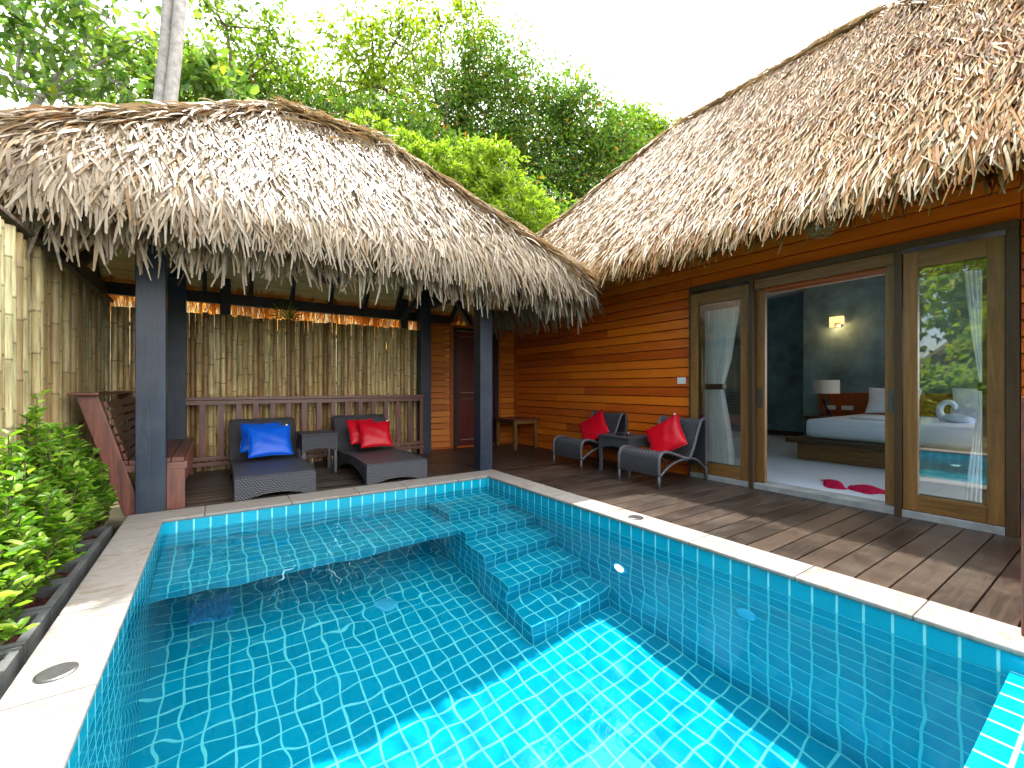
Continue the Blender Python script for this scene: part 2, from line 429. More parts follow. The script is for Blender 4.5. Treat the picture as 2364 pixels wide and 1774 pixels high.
def cap_strips(a, b, N, L, w, n, rad=.10):
    """long strips laid along a hip or ridge line from a (high) to b (low)"""
    a, b, n = arr(*a), arr(*b), nrm(arr(*n)); d = nrm(b-a); sd = nrm(np.cross(d, n))
    q = rng.random(N)*.93+.01; off = rng.normal(0, rad, N)
    P = a+(b-a)*q[:, None]+sd*off[:, None]+n*(.05-.9*off**2/rad*.5+rng.uniform(-.02, .03, N))[:, None]
    dd = nrm(d+sd*(off*1.6+rng.normal(0, .12, N))[:, None]+n*rng.normal(-.03, .05, N)[:, None])
    return strips(P, dd, np.repeat(n[None], N, 0), L*rng.uniform(.5, 1.2, N), w*rng.uniform(.6, 1.2, N), rng.uniform(.0, .05, N), rng.uniform(0, .08, N), rng.normal(0, .5, N), 4, rng.normal(0, .06, N))

def hip_solid(top, th):
    """top = (corners c0..c3 of the eave, ridge a, b with c0-c1-b-a and c2-c3-a-b as the long slopes)"""
    m = MB(); low = [(x, y, z-th) for x, y, z in top]
    c0, c1, c2, c3, a, b = top; d0, d1, d2, d3, e, f = low
    m.quad(c0, c1, b, a); m.quad(c2, c3, a, b); m.quad(c1, c2, b); m.quad(c3, c0, a)
    m.quad(d1, d0, e, f); m.quad(d3, d2, f, e); m.quad(d2, d1, f); m.quad(d0, d3, e)
    for p, q, r, s in ((c0, c1, d1, d0), (c1, c2, d2, d1), (c2, c3, d3, d2), (c3, c0, d0, d3)): m.quad(p, s, r, q)
    return m

# ------------------------------------------------------------------ camera, light, sky
cam = bpy.data.objects.new('camera', bpy.data.cameras.new('camera')); COL.objects.link(cam)
cam.location = (0, 0, H); cam.rotation_euler = (R(90), 0, -math.atan(682/1000))
cam.data.sensor_width = 36; cam.data.lens = 36*1000/2364
cam.data.shift_y = 6/2364; cam.data.clip_end = 2000; cam.data.clip_start = .02
S.camera = cam

SD = Vector((.13, .46, 1)).normalized()
sun = bpy.data.lights.new('sun', 'SUN'); sun.energy = 2.4; sun.angle = R(.5); sun.color = (1, .95, .86)
so = bpy.data.objects.new('sun', sun); COL.objects.link(so); so.rotation_euler = SD.to_track_quat('Z', 'Y').to_euler()
sun.cycles.is_caustics_light = True
W = bpy.data.worlds.new('World'); S.world = W; W.use_nodes = True
wt = W.node_tree; wt.nodes.clear()
def wn(t, **k):
    n = wt.nodes.new('ShaderNode'+t)
    for a, b in k.items(): setattr(n, a, b)
    return n
sky = wn('TexSky', sky_type='NISHITA', sun_disc=False); sky.sun_elevation = math.asin(SD.z); sky.sun_rotation = math.atan2(SD.x, SD.y)
sky.air_density = 1; sky.dust_density = 2; sky.ozone_density = 1
skm = wn('Mix', data_type='RGBA', blend_type='MULTIPLY'); skm.inputs[0].default_value = 1
SKY = .11
wt.links.new(sky.outputs[0], skm.inputs[6]); skm.inputs[7].default_value = (1, 1, 1, 1)
tc = wn('TexCoord'); mp = wn('Mapping'); mp.inputs[3].default_value = (1.3, 1.3, 2.6); wt.links.new(tc.outputs['Generated'], mp.inputs[0])
nz = wn('TexNoise'); nz.inputs['Scale'].default_value = 1.5; nz.inputs['Detail'].default_value = 6; wt.links.new(mp.outputs[0], nz.inputs['Vector'])
sx = wn('SeparateXYZ'); wt.links.new(tc.outputs['Generated'], sx.inputs[0])
ma = wn('Math', operation='MULTIPLY_ADD'); wt.links.new(sx.outputs[0], ma.inputs[0]); ma.inputs[1].default_value = .55; wt.links.new(nz.outputs['Fac'], ma.inputs[2])
rp = wn('ValToRGB'); wt.links.new(ma.outputs[0], rp.inputs[0]); rp.color_ramp.elements[0].position = .12; rp.color_ramp.elements[1].position = .46
mx = wn('Mix', data_type='RGBA'); wt.links.new(rp.outputs[0], mx.inputs[0]); wt.links.new(skm.outputs[2], mx.inputs[6])
CL = 1.3/SKY
mx.inputs[7].default_value = (CL, CL*.995, CL*.985, 1)
bg = wn('Background'); bg.inputs[1].default_value = SKY; wt.links.new(mx.outputs[2], bg.inputs[0])
ow = wn('OutputWorld'); wt.links.new(bg.outputs[0], ow.inputs[0])

S.view_settings.view_transform = 'Standard'; S.view_settings.look = 'None'; S.view_settings.exposure = 2.12; S.view_settings.gamma = 1
S.cycles.use_denoising = True
try: S.cycles.denoiser = 'OPENIMAGEDENOISE'
except Exception: pass
S.cycles.use_adaptive_sampling = True; S.cycles.adaptive_threshold = .02
S.cycles.max_bounces = 10; S.cycles.transmission_bounces = 8; S.cycles.transparent_max_bounces = 12; S.cycles.diffuse_bounces = 4; S.cycles.glossy_bounces = 4
S.cycles.caustics_refractive = True; S.cycles.caustics_reflective = False; S.cycles.sample_clamp_indirect = 6

# ------------------------------------------------------------------ ground
def terrain(x, y):
    z = -.45 + .42*max(0, y-9.5) - .20*max(0, y-24)
    z += .55*max(0, min(-x-1.5, 14))*min(1, max(0, (7-y)/6))
    return z + .06*math.sin(x*1.7+y*.9)*math.sin(y*1.3)*min(1, max(0, abs(y-3)-5)+max(0, -x-1.6))
xs = sorted(set([-250, -120, -70] + list(np.arange(-45, 46, 1.5)) + [-.45, 2.6] + [70, 120, 250]))
ys = sorted(set([-250, -120, -60] + list(np.arange(-30, 61, 1.5)) + [.05, 4.25] + [80, 120, 250]))
g = MB(); idx = {}
for i, x in enumerate(xs):
    for j, y in enumerate(ys):
        idx[i, j] = len(g.v); g.v.append((x, y, terrain(x, min(y, 40))))
for i in range(len(xs)-1):
    for j in range(len(ys)-1):
        if xs[i] >= -.46 and xs[i+1] <= 2.61 and ys[j] >= .04 and ys[j+1] <= 4.26: continue
        g.f.append((idx[i, j], idx[i+1, j], idx[i+1, j+1], idx[i, j+1]))
tag(g.build('ground', M['ground'], smooth=True), kind='structure')

# ------------------------------------------------------------------ deck
dk = MB(); P = .1405; gap = .008
y = 4.372; k = 0
while y > -2.2:
    dk.box(2.705, 4.40, y-P+gap, y, -.03, 0); y -= P
y = 4.372
while y < 6.6:
    xs0 = -.95 if y < 4.4 else -.95
    cut = [-.58] + ([U(.4, 3.2)] if random.random() < .6 else []) + [4.40 if y < 6.3 else 4.6]
    for a, b in zip(cut[:-1], cut[1:]): dk.box(a+.003, b, y+gap if y > 4.38 else y+.004, y+P, -.03, 0)
    y += P
tag(dk.build('deck', M['deck'], bevel=.003), kind='structure')
jo = MB()
for yy in np.arange(4.5, 6.6, .5): jo.box(-.58, 4.4, yy, yy+.06, -.14, -.034)
for xx in (2.9, 3.5, 4.1): jo.box(xx, xx+.06, -2.2, 4.3, -.14, -.034)
jo.box(2.705, 4.4, -2.2, 4.37, -.2, -.145).box(-.58, 4.4, 4.374, 6.6, -.2, -.145)
tag(jo.build('deck_joists', M['black']), kind='structure')

# ------------------------------------------------------------------ pool
X0, X1, Y0, Y1, ZW, ZF = -.337, 2.47, .29, 4.0825, -.09, -1.3585
pool = thing('swimming_pool', 'turquoise tiled plunge pool with pale sandstone coping in the middle of the deck', 'pool', (1.1115, 2.306, -1.3585))
def tz(m): return m
m = MB()
m.quad((X0,Y0,ZF),(X1,Y0,ZF),(X1,Y1,ZF),(X0,Y1,ZF))
m.quad((X0,Y1,ZF),(X1,Y1,ZF),(X1,Y1,-.005),(X0,Y1,-.005))
m.quad((X1,Y1,ZF),(X1,.03,ZF),(X1,.03,-.005),(X1,Y1,-.005))
m.quad((X0,Y0,ZF),(X0,Y1,ZF),(X0,Y1,-.005),(X0,Y0,-.005))
m.quad((X1,Y0,ZF),(X0,Y0,ZF),(X0,Y0,-.07),(X1,Y0,-.07))
m.quad((X0,Y0,-.07),(X0,.03,-.07),(X1,.03,-.07),(X1,Y0,-.07))   # overflow edge
m.quad((X0,.03,-.07),(X0,.03,-.8),(X1,.03,-.8),(X1,.03,-.07))
basin = m.build('basin', M['tile'], pool, fix=False)
basin.cycles.is_caustics_receiver = True
b = MB().box(X0+.002, 1.7385, 3.351, Y1-.002, -.627, -.5225).build('bench_ledge', M['tile'], pool); b.cycles.is_caustics_receiver = True
for yf, zt, yb in ((3.56, -.3135, Y1-.003), (3.2465, -.5225, 3.56), (2.933, -.7315, 3.2465), (2.6195, -.9405, 2.933), (2.306, -1.1495, 2.6195)):
    s_ = MB().box(1.7385+.002, X1-.002, yf, yb-.0005, ZF+.001, zt).build('step', M['tile'], pool); s_.cycles.is_caustics_receiver = True
# move tile grids: object origin sits on the grid by construction of the empty's position
# coping stones
cop = MB(); ZC = .022
def stones(mb, horiz, a0, a1, c0, c1, n):
    e = np.linspace(a0, a1, n+1); e[1:-1] += rng.uniform(-.08, .08, n-1)
    for p, q in zip(e[:-1], e[1:]):
        if horiz: mb.box(p+.0015, q-.0015, c0, c1, -.001, ZC)
        else: mb.box(c0, c1, p+.0015, q-.0015, -.001, ZC)
stones(cop, True, -.56, 2.7, 4.075, 4.368, 6)
o = cop.build('coping', M['stone'], pool, bevel=.0075); o['label'] = 'back edge coping stones'
cop = MB(); stones(cop, False, -.1, 4.075, 2.458, 2.70, 7); o = cop.build('coping', M['stone'], pool, bevel=.0075)
cop = MB(); stones(cop, False, -.1, 4.075, -.56, -.325, 6); o = cop.build('coping', M['stone'], pool, bevel=.0075)
MB().box(-.55, -.34, -.1, 4.36, -1.0, -.002).box(-.33, 2.69, 4.105, 4.36, -1.0, -.002).box(2.49, 2.69, -.1, 4.1, -1.0, -.002).build('coping_wall', M['conc'], pool)
for cx, cy in ((-.452, 2.1), (2.585, 2.15)):
    MB().lathe((cx, cy, 0), [(.055, .019), (.055, .026), (.048, .0285), (.02, .0285)], 28).build('deck_cap', M['steel'], pool)
def disc_x(name, y, z, r, mat, x=X1, sgn=-1, ring=None):
    if ring:
        mb = MB(); mb.tube([(x+sgn*.001, y, z), (x+sgn*.010, y, z)], r*1.35, 24); p = mb.build('light_ring', ring, pool)
    mb = MB(); mb.tube([(x+sgn*.002, y, z), (x+sgn*.016, y, z)], [r, r*.9], 24); mb.build(name, mat, pool)
disc_x('pool_light', 2.2, -.715, .052, M['lit_white'], ring=M['inlet'])
disc_x('water_inlet', 1.275, -.53, .06, M['inlet'])
disc_x('pool_light', 1.62, -.70, .052, M['lit_white'], X0, 1, ring=M['inlet'])
MB().tube([(1.12, Y1-.001, -.47), (1.12, Y1-.014, -.47)], .05, 20).build('water_inlet', M['inlet'], pool)
gr = MB()
for i in range(9): gr.box(-.152+i*.026, -.152+i*.026+.017, 3.68, 3.93, ZF+.008, ZF+.018)
gr.box(-.16, .09, 3.67, 3.94, ZF+.001, ZF+.006)
gr.build('drain_grate', M['grate'], pool)
MB().lathe((1.055, 3.24, ZF), [(.07, .001), (.07, .012), (.05, .018)], 20).build('floor_inlet', M['inlet'], pool)
# water
nx, ny = 170, 230
gx, gy = np.meshgrid(np.linspace(X0+.001, X1-.001, nx), np.linspace(Y0+.001, Y1-.001, ny), indexing='ij')
zz = np.zeros_like(gx)
for i in range(46):
    lam = .11*(1.9**rng.uniform(0, 2.6)); a = rng.uniform(0, 2*math.pi); k_ = 2*math.pi/lam
    amp = lam*.0009*rng.uniform(.4, 1.3)
    zz += amp*np.sin(k_*(gx*math.cos(a)+gy*math.sin(a)) + rng.uniform(0, 6.28) + 1.2*np.sin(gx*1.7+i)*np.cos(gy*1.3+i*2))
env = .55+.45*np.sin(gx*2.1+gy*1.1+.5)*np.sin(gy*1.9-.7)
zz = ZW+zz*np.clip(env+.25, .3, 1.2)
v = np.stack([gx, gy, zz], -1).reshape(-1, 3); ii = np.arange(nx*ny).reshape(nx, ny)
f = np.stack([ii[:-1, :-1], ii[1:, :-1], ii[1:, 1:], ii[:-1, 1:]], -1).reshape(-1, 4)
wo = mesh_obj('water', v, f, M['water'], None, True)
wo.cycles.is_caustics_caster = True
tag(wo, kind='structure')

# ------------------------------------------------------------------ pavilion
PE = dict(x0=-1.6, x1=3.74, y0=3.80, y1=6.74, z=2.30); RA = (.54, 5.27, 3.97); RB = (1.61, 5.27, 3.97)
c0 = (PE['x0'], PE['y0'], PE['z']); c1 = (PE['x1'], PE['y0'], PE['z']); c2 = (PE['x1'], PE['y1'], PE['z']); c3 = (PE['x0'], PE['y1'], PE['z'])
pav = thing('thatched_pavilion', 'open black timber pavilion with shaggy pale thatched roof over the two sun loungers', 'pavilion', (1.07, 5.27, 0))
rf = hip_solid([c0, c1, c2, c3, RA, RB], .11).build('roof', M['under'], pav, fix=False)
parts = [slope_strips(c0, c1, RA, RB, .040, .0115, .0175, .30, .20, .026),
         fringe(c0, c1, RA, RB, 105, .31, .020, 6, .15)]
v, f = cat(parts); mesh_obj('thatch', v, f, M['thatch_pale'], rf)
parts = [slope_strips(c3, c0, RA, RA, .08, .04, .034, .36, .3, .045), fringe(c3, c0, RA, RA, 45, .38, .032, 4),
         slope_strips(c1, c2, RB, RB, .08, .04, .034, .36, .3, .045), fringe(c1, c2, RB, RB, 45, .38, .032, 4),
         slope_strips(c2, c3, RB, RA, .10, .05, .036, .36, .3, .045)]
v, f = cat(parts); mesh_obj('thatch', v, f, M['thatch_pale'], rf)
v, f = cat([fringe(c2, c3, RB, RA, 70, .46, .015, 4, .10)]); o = mesh_obj('thatch', v, f, M['thatch_back'], rf); o['label'] = 'backlit orange thatch fringe under the rear eave'
v, f = cat([cap_strips(RB, c1, 1500, .36, .016, (.3, -.5, .8), .10), cap_strips(RA, c0, 1400, .36, .018, (-.3, -.5, .8), .10),
            cap_strips(RA, RB, 420, .28, .02, (0, 0, 1), .11), cap_strips(RB, RA, 300, .26, .02, (0, 0, 1), .11),
            cap_strips(RB, c2, 250, .42, .026, (.3, .5, .8), .09), cap_strips(RA, c3, 250, .42, .026, (-.3, .5, .8), .09)])
mesh_obj('ridge_cap', v, f, M['thatch_orange'], rf)
# ceiling boards and rafters under each slope
def ceiling(e0, e1, r0, r1, off, name, nb=17):
    mb = MB(); e0, e1, r0, r1 = map(Vector, (e0, e1, r0, r1)); z = Vector((0, 0, off))
    for i in range(nb):
        s0 = i/nb+.004; s1 = (i+1)/nb-.004
        a, b_, c, d = e0.lerp(r0, s0)+z, e1.lerp(r1, s0)+z, e1.lerp(r1, s1)+z, e0.lerp(r0, s1)+z
        up = Vector((0, 0, .02)); bs = len(mb.v)
        mb.v += [tuple(q) for q in (a, b_, c, d, a+up, b_+up, c+up, d+up)]
        mb.f += [tuple(bs+i_ for i_ in q) for q in ((3,2,1,0),(4,5,6,7),(0,1,5,4),(1,2,6,5),(2,3,7,6),(3,0,4,7))]
    mb.build(name, M['ceil'], pav)
OFF = -.165
ceiling(c3, c2, RA, RB, OFF, 'ceiling_boards'); ceiling(c0, c1, RA, RB, OFF, 'ceiling_boards'); ceiling(c0, c3, RA, RA, OFF, 'ceiling_boards'); ceiling(c1, c2, RB, RB, OFF, 'ceiling_boards')
def plane_z(x, y):
    t1 = (PE['y1']-y)/(PE['y1']-5.27) if y > 5.27 else (y-PE['y0'])/(5.27-PE['y0'])
    tx = 1
    if x < RA[0]: tx = (x-PE['x0'])/(RA[0]-PE['x0'])
    if x > RB[0]: tx = (PE['x1']-x)/(PE['x1']-RB[0])
    return PE['z']+(3.97-PE['z'])*min(t1, tx)
for x in np.arange(-1.1, 3.5, .49):
    for ye in (PE['y1']-.02, PE['y0']+.1):
        tx = 1
        if x < RA[0]: tx = (x-PE['x0'])/(RA[0]-PE['x0'])
        if x > RB[0]: tx = (PE['x1']-x)/(PE['x1']-RB[0])
        yt = 5.27+(ye-5.27)*(1-tx*.98)
        MB().bar((x, ye, plane_z(x, ye)-.21), (x, yt, plane_z(x, yt)-.21), .045, .085).build('rafter', M['beam'], pav)
for c, r in ((c0, RA), (c1, RB), (c2, RB), (c3, RA)):
    MB().bar((c[0], c[1], c[2]-.25), (r[0], r[1], r[2]-.25), .06, .11).build('hip_rafter', M['beam'], pav)
for yy in (4.5, 4.95, 5.45, 5.9):
    for sx_, xe, rx in ((-1, PE['x0']+.08, RA[0]), (1, PE['x1']-.08, RB[0])):
        t = 1-abs(yy-5.27)/1.47; xt = xe+(rx-xe)*t
        MB().bar((xe, yy, plane_z(xe, yy)-.21), (xt, yy, plane_z(xt, yy)-.21), .045, .085).build('rafter', M['beam'], pav)
def post(x, y, w, ztop, wy=None): MB().box(x-w/2, x+w/2, y-(wy or w)/2, y+(wy or w)/2, 0, ztop).build('post', M['post'], pav, bevel=.006)
post(-.425, 4.47, .185, 2.45); post(2.665, 4.53, .165, 2.5); post(-.375, 6.12, .185, 2.62); post(2.605, 6.2, .165, 2.6)
MB().box(-.85, 3.4, 4.43, 4.53, 2.2, 2.36).build('plate_beam', M['beam'], pav, bevel=.004)
MB().box(-1.15, 3.2, 6.49, 6.57, 2.03, 2.165).build('plate_beam', M['beam'], pav, bevel=.004)
MB().box(-1.12, -1.0, 3.9, 6.6, 1.955, 2.13).build('plate_beam', M['beam'], pav, bevel=.004)
MB().box(2.6, 2.7, 4.6, 6.1, 2.17, 2.33).build('plate_beam', M['beam'], pav, bevel=.004)
MB().box(-.43, -.33, 4.57, 6.0, 2.2, 2.36).build('plate_beam', M['beam'], pav, bevel=.004)
for x in (.09, 2.37):
    MB().box(x-.055, x+.055, 6.38, 6.478, 0, 2.33).build('hanger_post', M['beam'], pav, bevel=.004)
MB().bar((2.33, 6.40, 2.02), (2.62, 6.26, 2.45), .05, .07).build('knee_brace', M['beam'], pav)

# ------------------------------------------------------------------ bamboo fences
def bamboo(fname, label, p0, p1, z0, z1, dmin, dmax, mat, top_jit=.02, rail=True, tilt=.012):
    p0, p1 = Vector(p0), Vector(p1); d = (p1-p0); ln = d.length; d.normalize()
    t = thing(fname, label, 'fence', (p0+p1)/2+Vector((0, 0, z0)))
    V, F, A = [], [], []; q = 0; off = 0; n = 10
    nr = Vector((-d.y, d.x, 0))
    while q < ln:
        r = U(dmin, dmax)/2; c = p0+d*(q+r)+nr*U(-.018, .018); q += 2*r+U(-.004, .001) + (.003 if random.random() < .1 else 0)
        tp = c+d*U(-tilt, tilt)+nr*U(-tilt, tilt)
        ztop = z1+U(-top_jit, top_jit)
        zs = [z0]; rr = [r]; ring = [0]
        z = z0+U(.05, .3)
        while z < ztop-.04:
            for dz, k, a in ((-.012, 1.0, 0), (-.004, 1.09, .3), (0, 1.0, 1), (.004, 1.10, .5), (.014, .985, 0)):
                zs.append(z+dz); rr.append(r*k); ring.append(a)
            z += U(.22, .42)
        zs.append(ztop); rr.append(r*U(.9, 1)); ring.append(0)
        for z, r_, a in zip(zs, rr, ring):
            f_ = (z-z0)/(z1-z0); cc = c.lerp(tp, f_)
            for k in range(n):
                an = 2*math.pi*k/n; V.append((cc.x+r_*math.cos(an), cc.y+r_*math.sin(an), z)); A.append(a)
        for i in range(len(zs)-1):
            for k in range(n): F.append((off+i*n+k, off+i*n+(k+1)%n, off+(i+1)*n+(k+1)%n, off+(i+1)*n+k))
        F.append(tuple(off+(len(zs)-1)*n+k for k in range(n)))
        off += len(zs)*n
    mesh_obj('cane_panel', V, F, mat, t, True, 0, False, A)
    for zr in ([z0+.35, (z0+z1)/2+.1, z1-.2] if rail else []):
        MB().tube([p0+nr*.06*(-1 if fname else 1)+Vector((0, 0, zr)), p1+nr*.06*(-1)+Vector((0, 0, zr))], .025, 8).build('fence_rail', M['barkd'], t)
    return t
fl = bamboo('bamboo_fence', 'sunlit pale bamboo cane fence along the left behind the hedge and slatted bench', (-.975, 6.38, 0), (-.975, 2.62, 0), -.4, 1.90, .036, .058, M['bamboo'], .012, False)
MB().box(-1.02, -.93, 2.6, 6.4, 1.925, 1.95).build('top_rail', M['barkd'], fl, bevel=.003)
for zr in (.2, 1.0, 1.7): MB().tube([(-1.05, 2.62, zr), (-1.05, 6.4, zr)], .025, 8).build('fence_rail', M['barkd'], fl)
fb = bamboo('bamboo_fence', 'bamboo cane screen behind the two loungers and the wooden railing', (-.95, 6.31, 0), (2.58, 6.31, 0), -.2, 1.868, .044, .066, M['bamboo_old'], .014, False, .006)
for zr in (.25, 1.05, 1.7): MB().tube([(-.95, 6.37, zr), (2.58, 6.37, zr)], .02, 8).build('fence_rail', M['barkd'], fb)

# railing
rl = thing('wooden_railing', 'red brown wooden railing with square balusters in front of the bamboo screen', 'railing', (1.1, 6.1, 0))
MB().box(-.33, 2.535, 6.035, 6.15, .845, .88).build('top_rail', M['redx'], rl, bevel=.004)
MB().box(-.33, 2.535, 6.06, 6.12, .79, .84).build('upper_rail', M['redx'], rl, bevel=.003)
MB().box(-.33, 2.535, 6.06, 6.12, .15, .195).build('bottom_rail', M['redx'], rl, bevel=.003)
MB().box(-.33, 2.535, 6.02, 6.058, .09, .135).build('bottom_rail', M['redx'], rl, bevel=.003)
for i in range(17):
    x = -.31+i*.1765; w_ = .058 if 0 < i < 16 else .045
    MB().box(x-w_/2, x+w_/2, 6.068, 6.112, .19 if 0 < i < 16 else 0, .795).build('baluster', M['redz'], rl, bevel=.002)

# ------------------------------------------------------------------ slatted bench
bn = thing('slatted_bench', 'deep red brown wooden bench with leaning slatted back beside the left front post', 'bench', (-.5, 5.3, 0))
XT, ZT, XB = -.80, .93, -.545
def lean(z): return XB+(XT-XB)*z/ZT
for yy in (4.46, 6.08):
    MB().prism([(lean(0)-.05, 0), (lean(0)+.065, 0), (lean(ZT)+.06, ZT), (lean(ZT)-.06, ZT)], 1, yy, yy+.05).build('back_leg', M['redz'], bn, bevel=.004)
MB().box(XT-.10, XT+.07, 4.42, 6.15, ZT+.002, ZT+.026).build('top_board', M['red'], bn, bevel=.008)
for i in range(8):
    z = .86-i*.068; dx = (XT-XB)/ZT
    nv = Vector((1, 0, -dx)).normalized(); uv = Vector((dx, 0, 1)).normalized(); c = Vector((lean(z)+.075, 0, z))
    p0 = c+Vector((0, 4.515, 0)); p1 = c+Vector((0, 6.075, 0))
    MB().bar(p0, p1, .018, .05, uv).build('back_slat', M['red'], bn, bevel=.002)
for i in range(5):
    xa = -.655+i*.088
    MB().box(xa, xa+.083, 4.47, 6.19, .385, .42).build('seat_board', M['red'], bn, bevel=.004)
MB().box(-.64, -.2, 4.472, 4.50, .33, .382).build('seat_rail', M['redx'], bn, bevel=.003)
MB().box(-.35, -.215, 4.475, 4.51, 0, .328).box(-.255, -.215, 4.512, 6.15, .20, .38).build('front_panel', M['redz'], bn, bevel=.003)
MB().box(-.35, -.215, 6.12, 6.15, 0, .198).build('front_leg', M['redz'], bn, bevel=.003)

# ------------------------------------------------------------------ loungers
def ribbon(mb, prof, ax0, ax1, th, axis):
    """prof: (p,z) polyline; thickness th below"""
    n = len(prof); pts = [Vector((p, q)) for p, q in prof]; low = []
    for i in range(n):
        d = (pts[min(i+1, n-1)]-pts[max(i-1, 0)]).normalized(); low.append(pts[i]+Vector((d.y, -d.x))*th)
    poly = [tuple(p) for p in pts]; lo = [tuple(p) for p in low]
    for i in range(n-1):
        mb.prism([poly[i], poly[i+1], lo[i+1], lo[i]], axis, ax0, ax1)
    return mb
def smooth_prof(p, n=6):
    out = []
    P = [p[0]]+list(p)+[p[-1]]
    for i in range(1, len(P)-2):
        a, b, c, d = map(lambda q: np.array(q, float), P[i-1:i+3])
        for t in np.linspace(0, 1, n, endpoint=False):
            out.append(tuple(.5*((2*b)+(-a+c)*t+(2*a-5*b+4*c-d)*t*t+(-a+3*b-3*c+d)*t**3)))
    out.append(tuple(p[-1])); return out
def lounger(label):
    W_ = .645
    t = thing('sun_lounger', label, 'sun lounger', (0, 0, 0), 'dark wicker sun loungers under the pavilion')
    seat = smooth_prof([(0, .212), (.3, .222), (.7, .222), (1.0, .205), (1.14, .215)], 5)
    back = smooth_prof([(1.14, .215), (1.22, .27), (1.34, .42), (1.46, .575), (1.50, .612)], 5)
    ribbon(MB(), seat, 0, W_, .035, 0).build('seat', M['wicker'], t, fix=False)
    ribbon(MB(), back, 0, W_, .035, 0).build('backrest', M['wicker'], t, fix=False)
    MB().tube([(0, p, q-.01) for p, q in back], .018, 6).tube([(W_, p, q-.01) for p, q in back], .018, 6).tube([(0, 1.5, .605), (W_, 1.5, .605)], .018, 6).build('back_edge', M['wicker'], t, True)
    arch = [(0, 0), (.04, 0)]+[(.04+(W_-.08)*k/8, .052*math.sin(math.pi*k/8)) for k in range(1, 8)]+[(W_-.04, 0), (W_, 0)]
    n = len(arch)
    m = MB()
    for i in range(n-1):
        (a, za), (b_, zb) = arch[i], arch[i+1]; m.prism([(a, za), (b_, zb), (b_, .205), (a, .205)], 1, -.018, .0)
    m.build('front_apron', M['wicker'], t, fix=False)
    for x in (-.004, W_-.014):
        m = MB(); L_ = 1.16
        for i in range(12):
            a, b_ = L_*i/12, L_*(i+1)/12
            fa = lambda q: 0 if q < .03 or q > L_-.03 else .13*math.sin(math.pi*q/L_)**.7
            m.prism([(a, fa(a)), (b_, fa(b_)), (b_, .20), (a, .20)], 0, x, x+.018)
        m.build('side_apron', M['wicker'], t, fix=False)
    for x in (.02, W_-.05): MB().bar((x+.015, 1.46, .55), (x+.015, 1.52, 0), .035, .035, (1, 0, 0)).build('back_leg', M['wicker'], t)
    MB().box(.01, W_-.01, 1.44, 1.46, .0, .3).build('back_panel', M['wicker'], t)
    return t
l1 = lounger('dark wicker sun lounger holding the blue cushions'); l1.location = Vector((.128, 4.435, 0))*H
l2 = copy_tree(l1); l2.location = Vector((1.247, 4.43, 0))*H; l2['label'] = 'dark wicker sun lounger holding the shiny red cushions'
# side table between
def cube_table(name, label, x0, x1, y0, y1, zt, apron, leg=.03, grp=None):
    t = thing(name, label, 'side table', ((x0+x1)/2, (y0+y1)/2, 0), grp)
    MB().box(x0-.01, x1+.01, y0-.01, y1+.01, zt-.022, zt).build('tabletop', M['wicker'], t, bevel=.004)
    def ap(axis, a0, a1, c):
        m = MB(); n = 8
        for i in range(n):
            p, q = a0+(a1-a0)*i/n, a0+(a1-a0)*(i+1)/n
            g_ = lambda s_: zt-apron+.045*math.sin(math.pi*(s_-a0)/(a1-a0))
            m.prism([(p, g_(p)), (q, g_(q)), (q, zt-.024), (p, zt-.024)], axis, c, c+.016)
        m.build('apron', M['wicker'], t, fix=False)
    ap(1, x0, x1, y0); ap(1, x0, x1, y1-.016); ap(0, y0+.017, y1-.017, x0); ap(0, y0+.017, y1-.017, x1-.016)
    for x in (x0+.004, x1-leg-.004):
        for y in (y0+.004, y1-leg-.004): MB().box(x, x+leg, y, y+leg, 0, zt-apron+.01).build('leg', M['tube'], t)
    return t
cube_table('wicker_table', 'dark wicker side table between the two sun loungers', .79, 1.165, 5.32, 5.72, .465, .21)

# cushions
def cushion(label, mat, size, loc, rot, grp, tagged=True, nm='throw_cushion', ct='cushion'):
    t = thing(nm, label, ct, loc, grp)
    n = 18; vs = []; fs = []
    g_ = np.linspace(-1, 1, n+1)
    for sgn in (1, -1):
        for i in range(n+1):
            for j in range(n+1):
                u_, v_ = g_[i], g_[j]
                pin = 1-.085*(1-abs(u_)**2)*(abs(v_)**3)
                pin2 = 1-.085*(1-abs(v_)**2)*(abs(u_)**3)
                th = .30*((1-u_**2)*(1-v_**2))**.48
                wr = (.012*math.sin(7*u_+3*v_)*math.sin(5*v_-2*u_)+.010*math.sin(11*math.atan2(v_, u_)+2)*(u_*u_+v_*v_))*(1-u_*u_)*(1-v_*v_)
                vs.append((u_*pin2*size/2, v_*pin*size/2, sgn*(th*size/2*.62+.003)+wr*size))
    N = (n+1)**2
    for s_ in (0, 1):
        for i in range(n):
            for j in range(n):
                a = s_*N+i*(n+1)+j; q = (a, a+n+1, a+n+2, a+1)
                fs.append(q if s_ == 0 else q[::-1])
    per = [i*(n+1) for i in range(n+1)]+[n*(n+1)+j for j in range(1, n+1)]+[i*(n+1)+n for i in range(n-1, -1, -1)]+[j for j in range(n-1, 0, -1)]
    for a, b_ in zip(per, per[1:]+per[:1]): fs.append((a, b_, b_+N, a+N))
    ORG[t.name] = Vector((0, 0, 0))
    mesh_obj('cover', vs, fs, mat, t, True)
    s2 = size/2*.99
    MB().tube([(-s2, -s2, 0), (0, -s2*.92, 0), (s2, -s2, 0), (s2*.92, 0, 0), (s2, s2, 0), (0, s2*.92, 0), (-s2, s2, 0), (-s2*.92, 0, 0), (-s2, -s2, 0)], .004, 6).build('piping', mat, t, True)
    if tagged: MB().box(s2*.80, s2*.90, s2*.94, s2*1.06, -.002, .004).build('care_tag', M['tag'], t)
    t.rotation_euler = rot
    return t
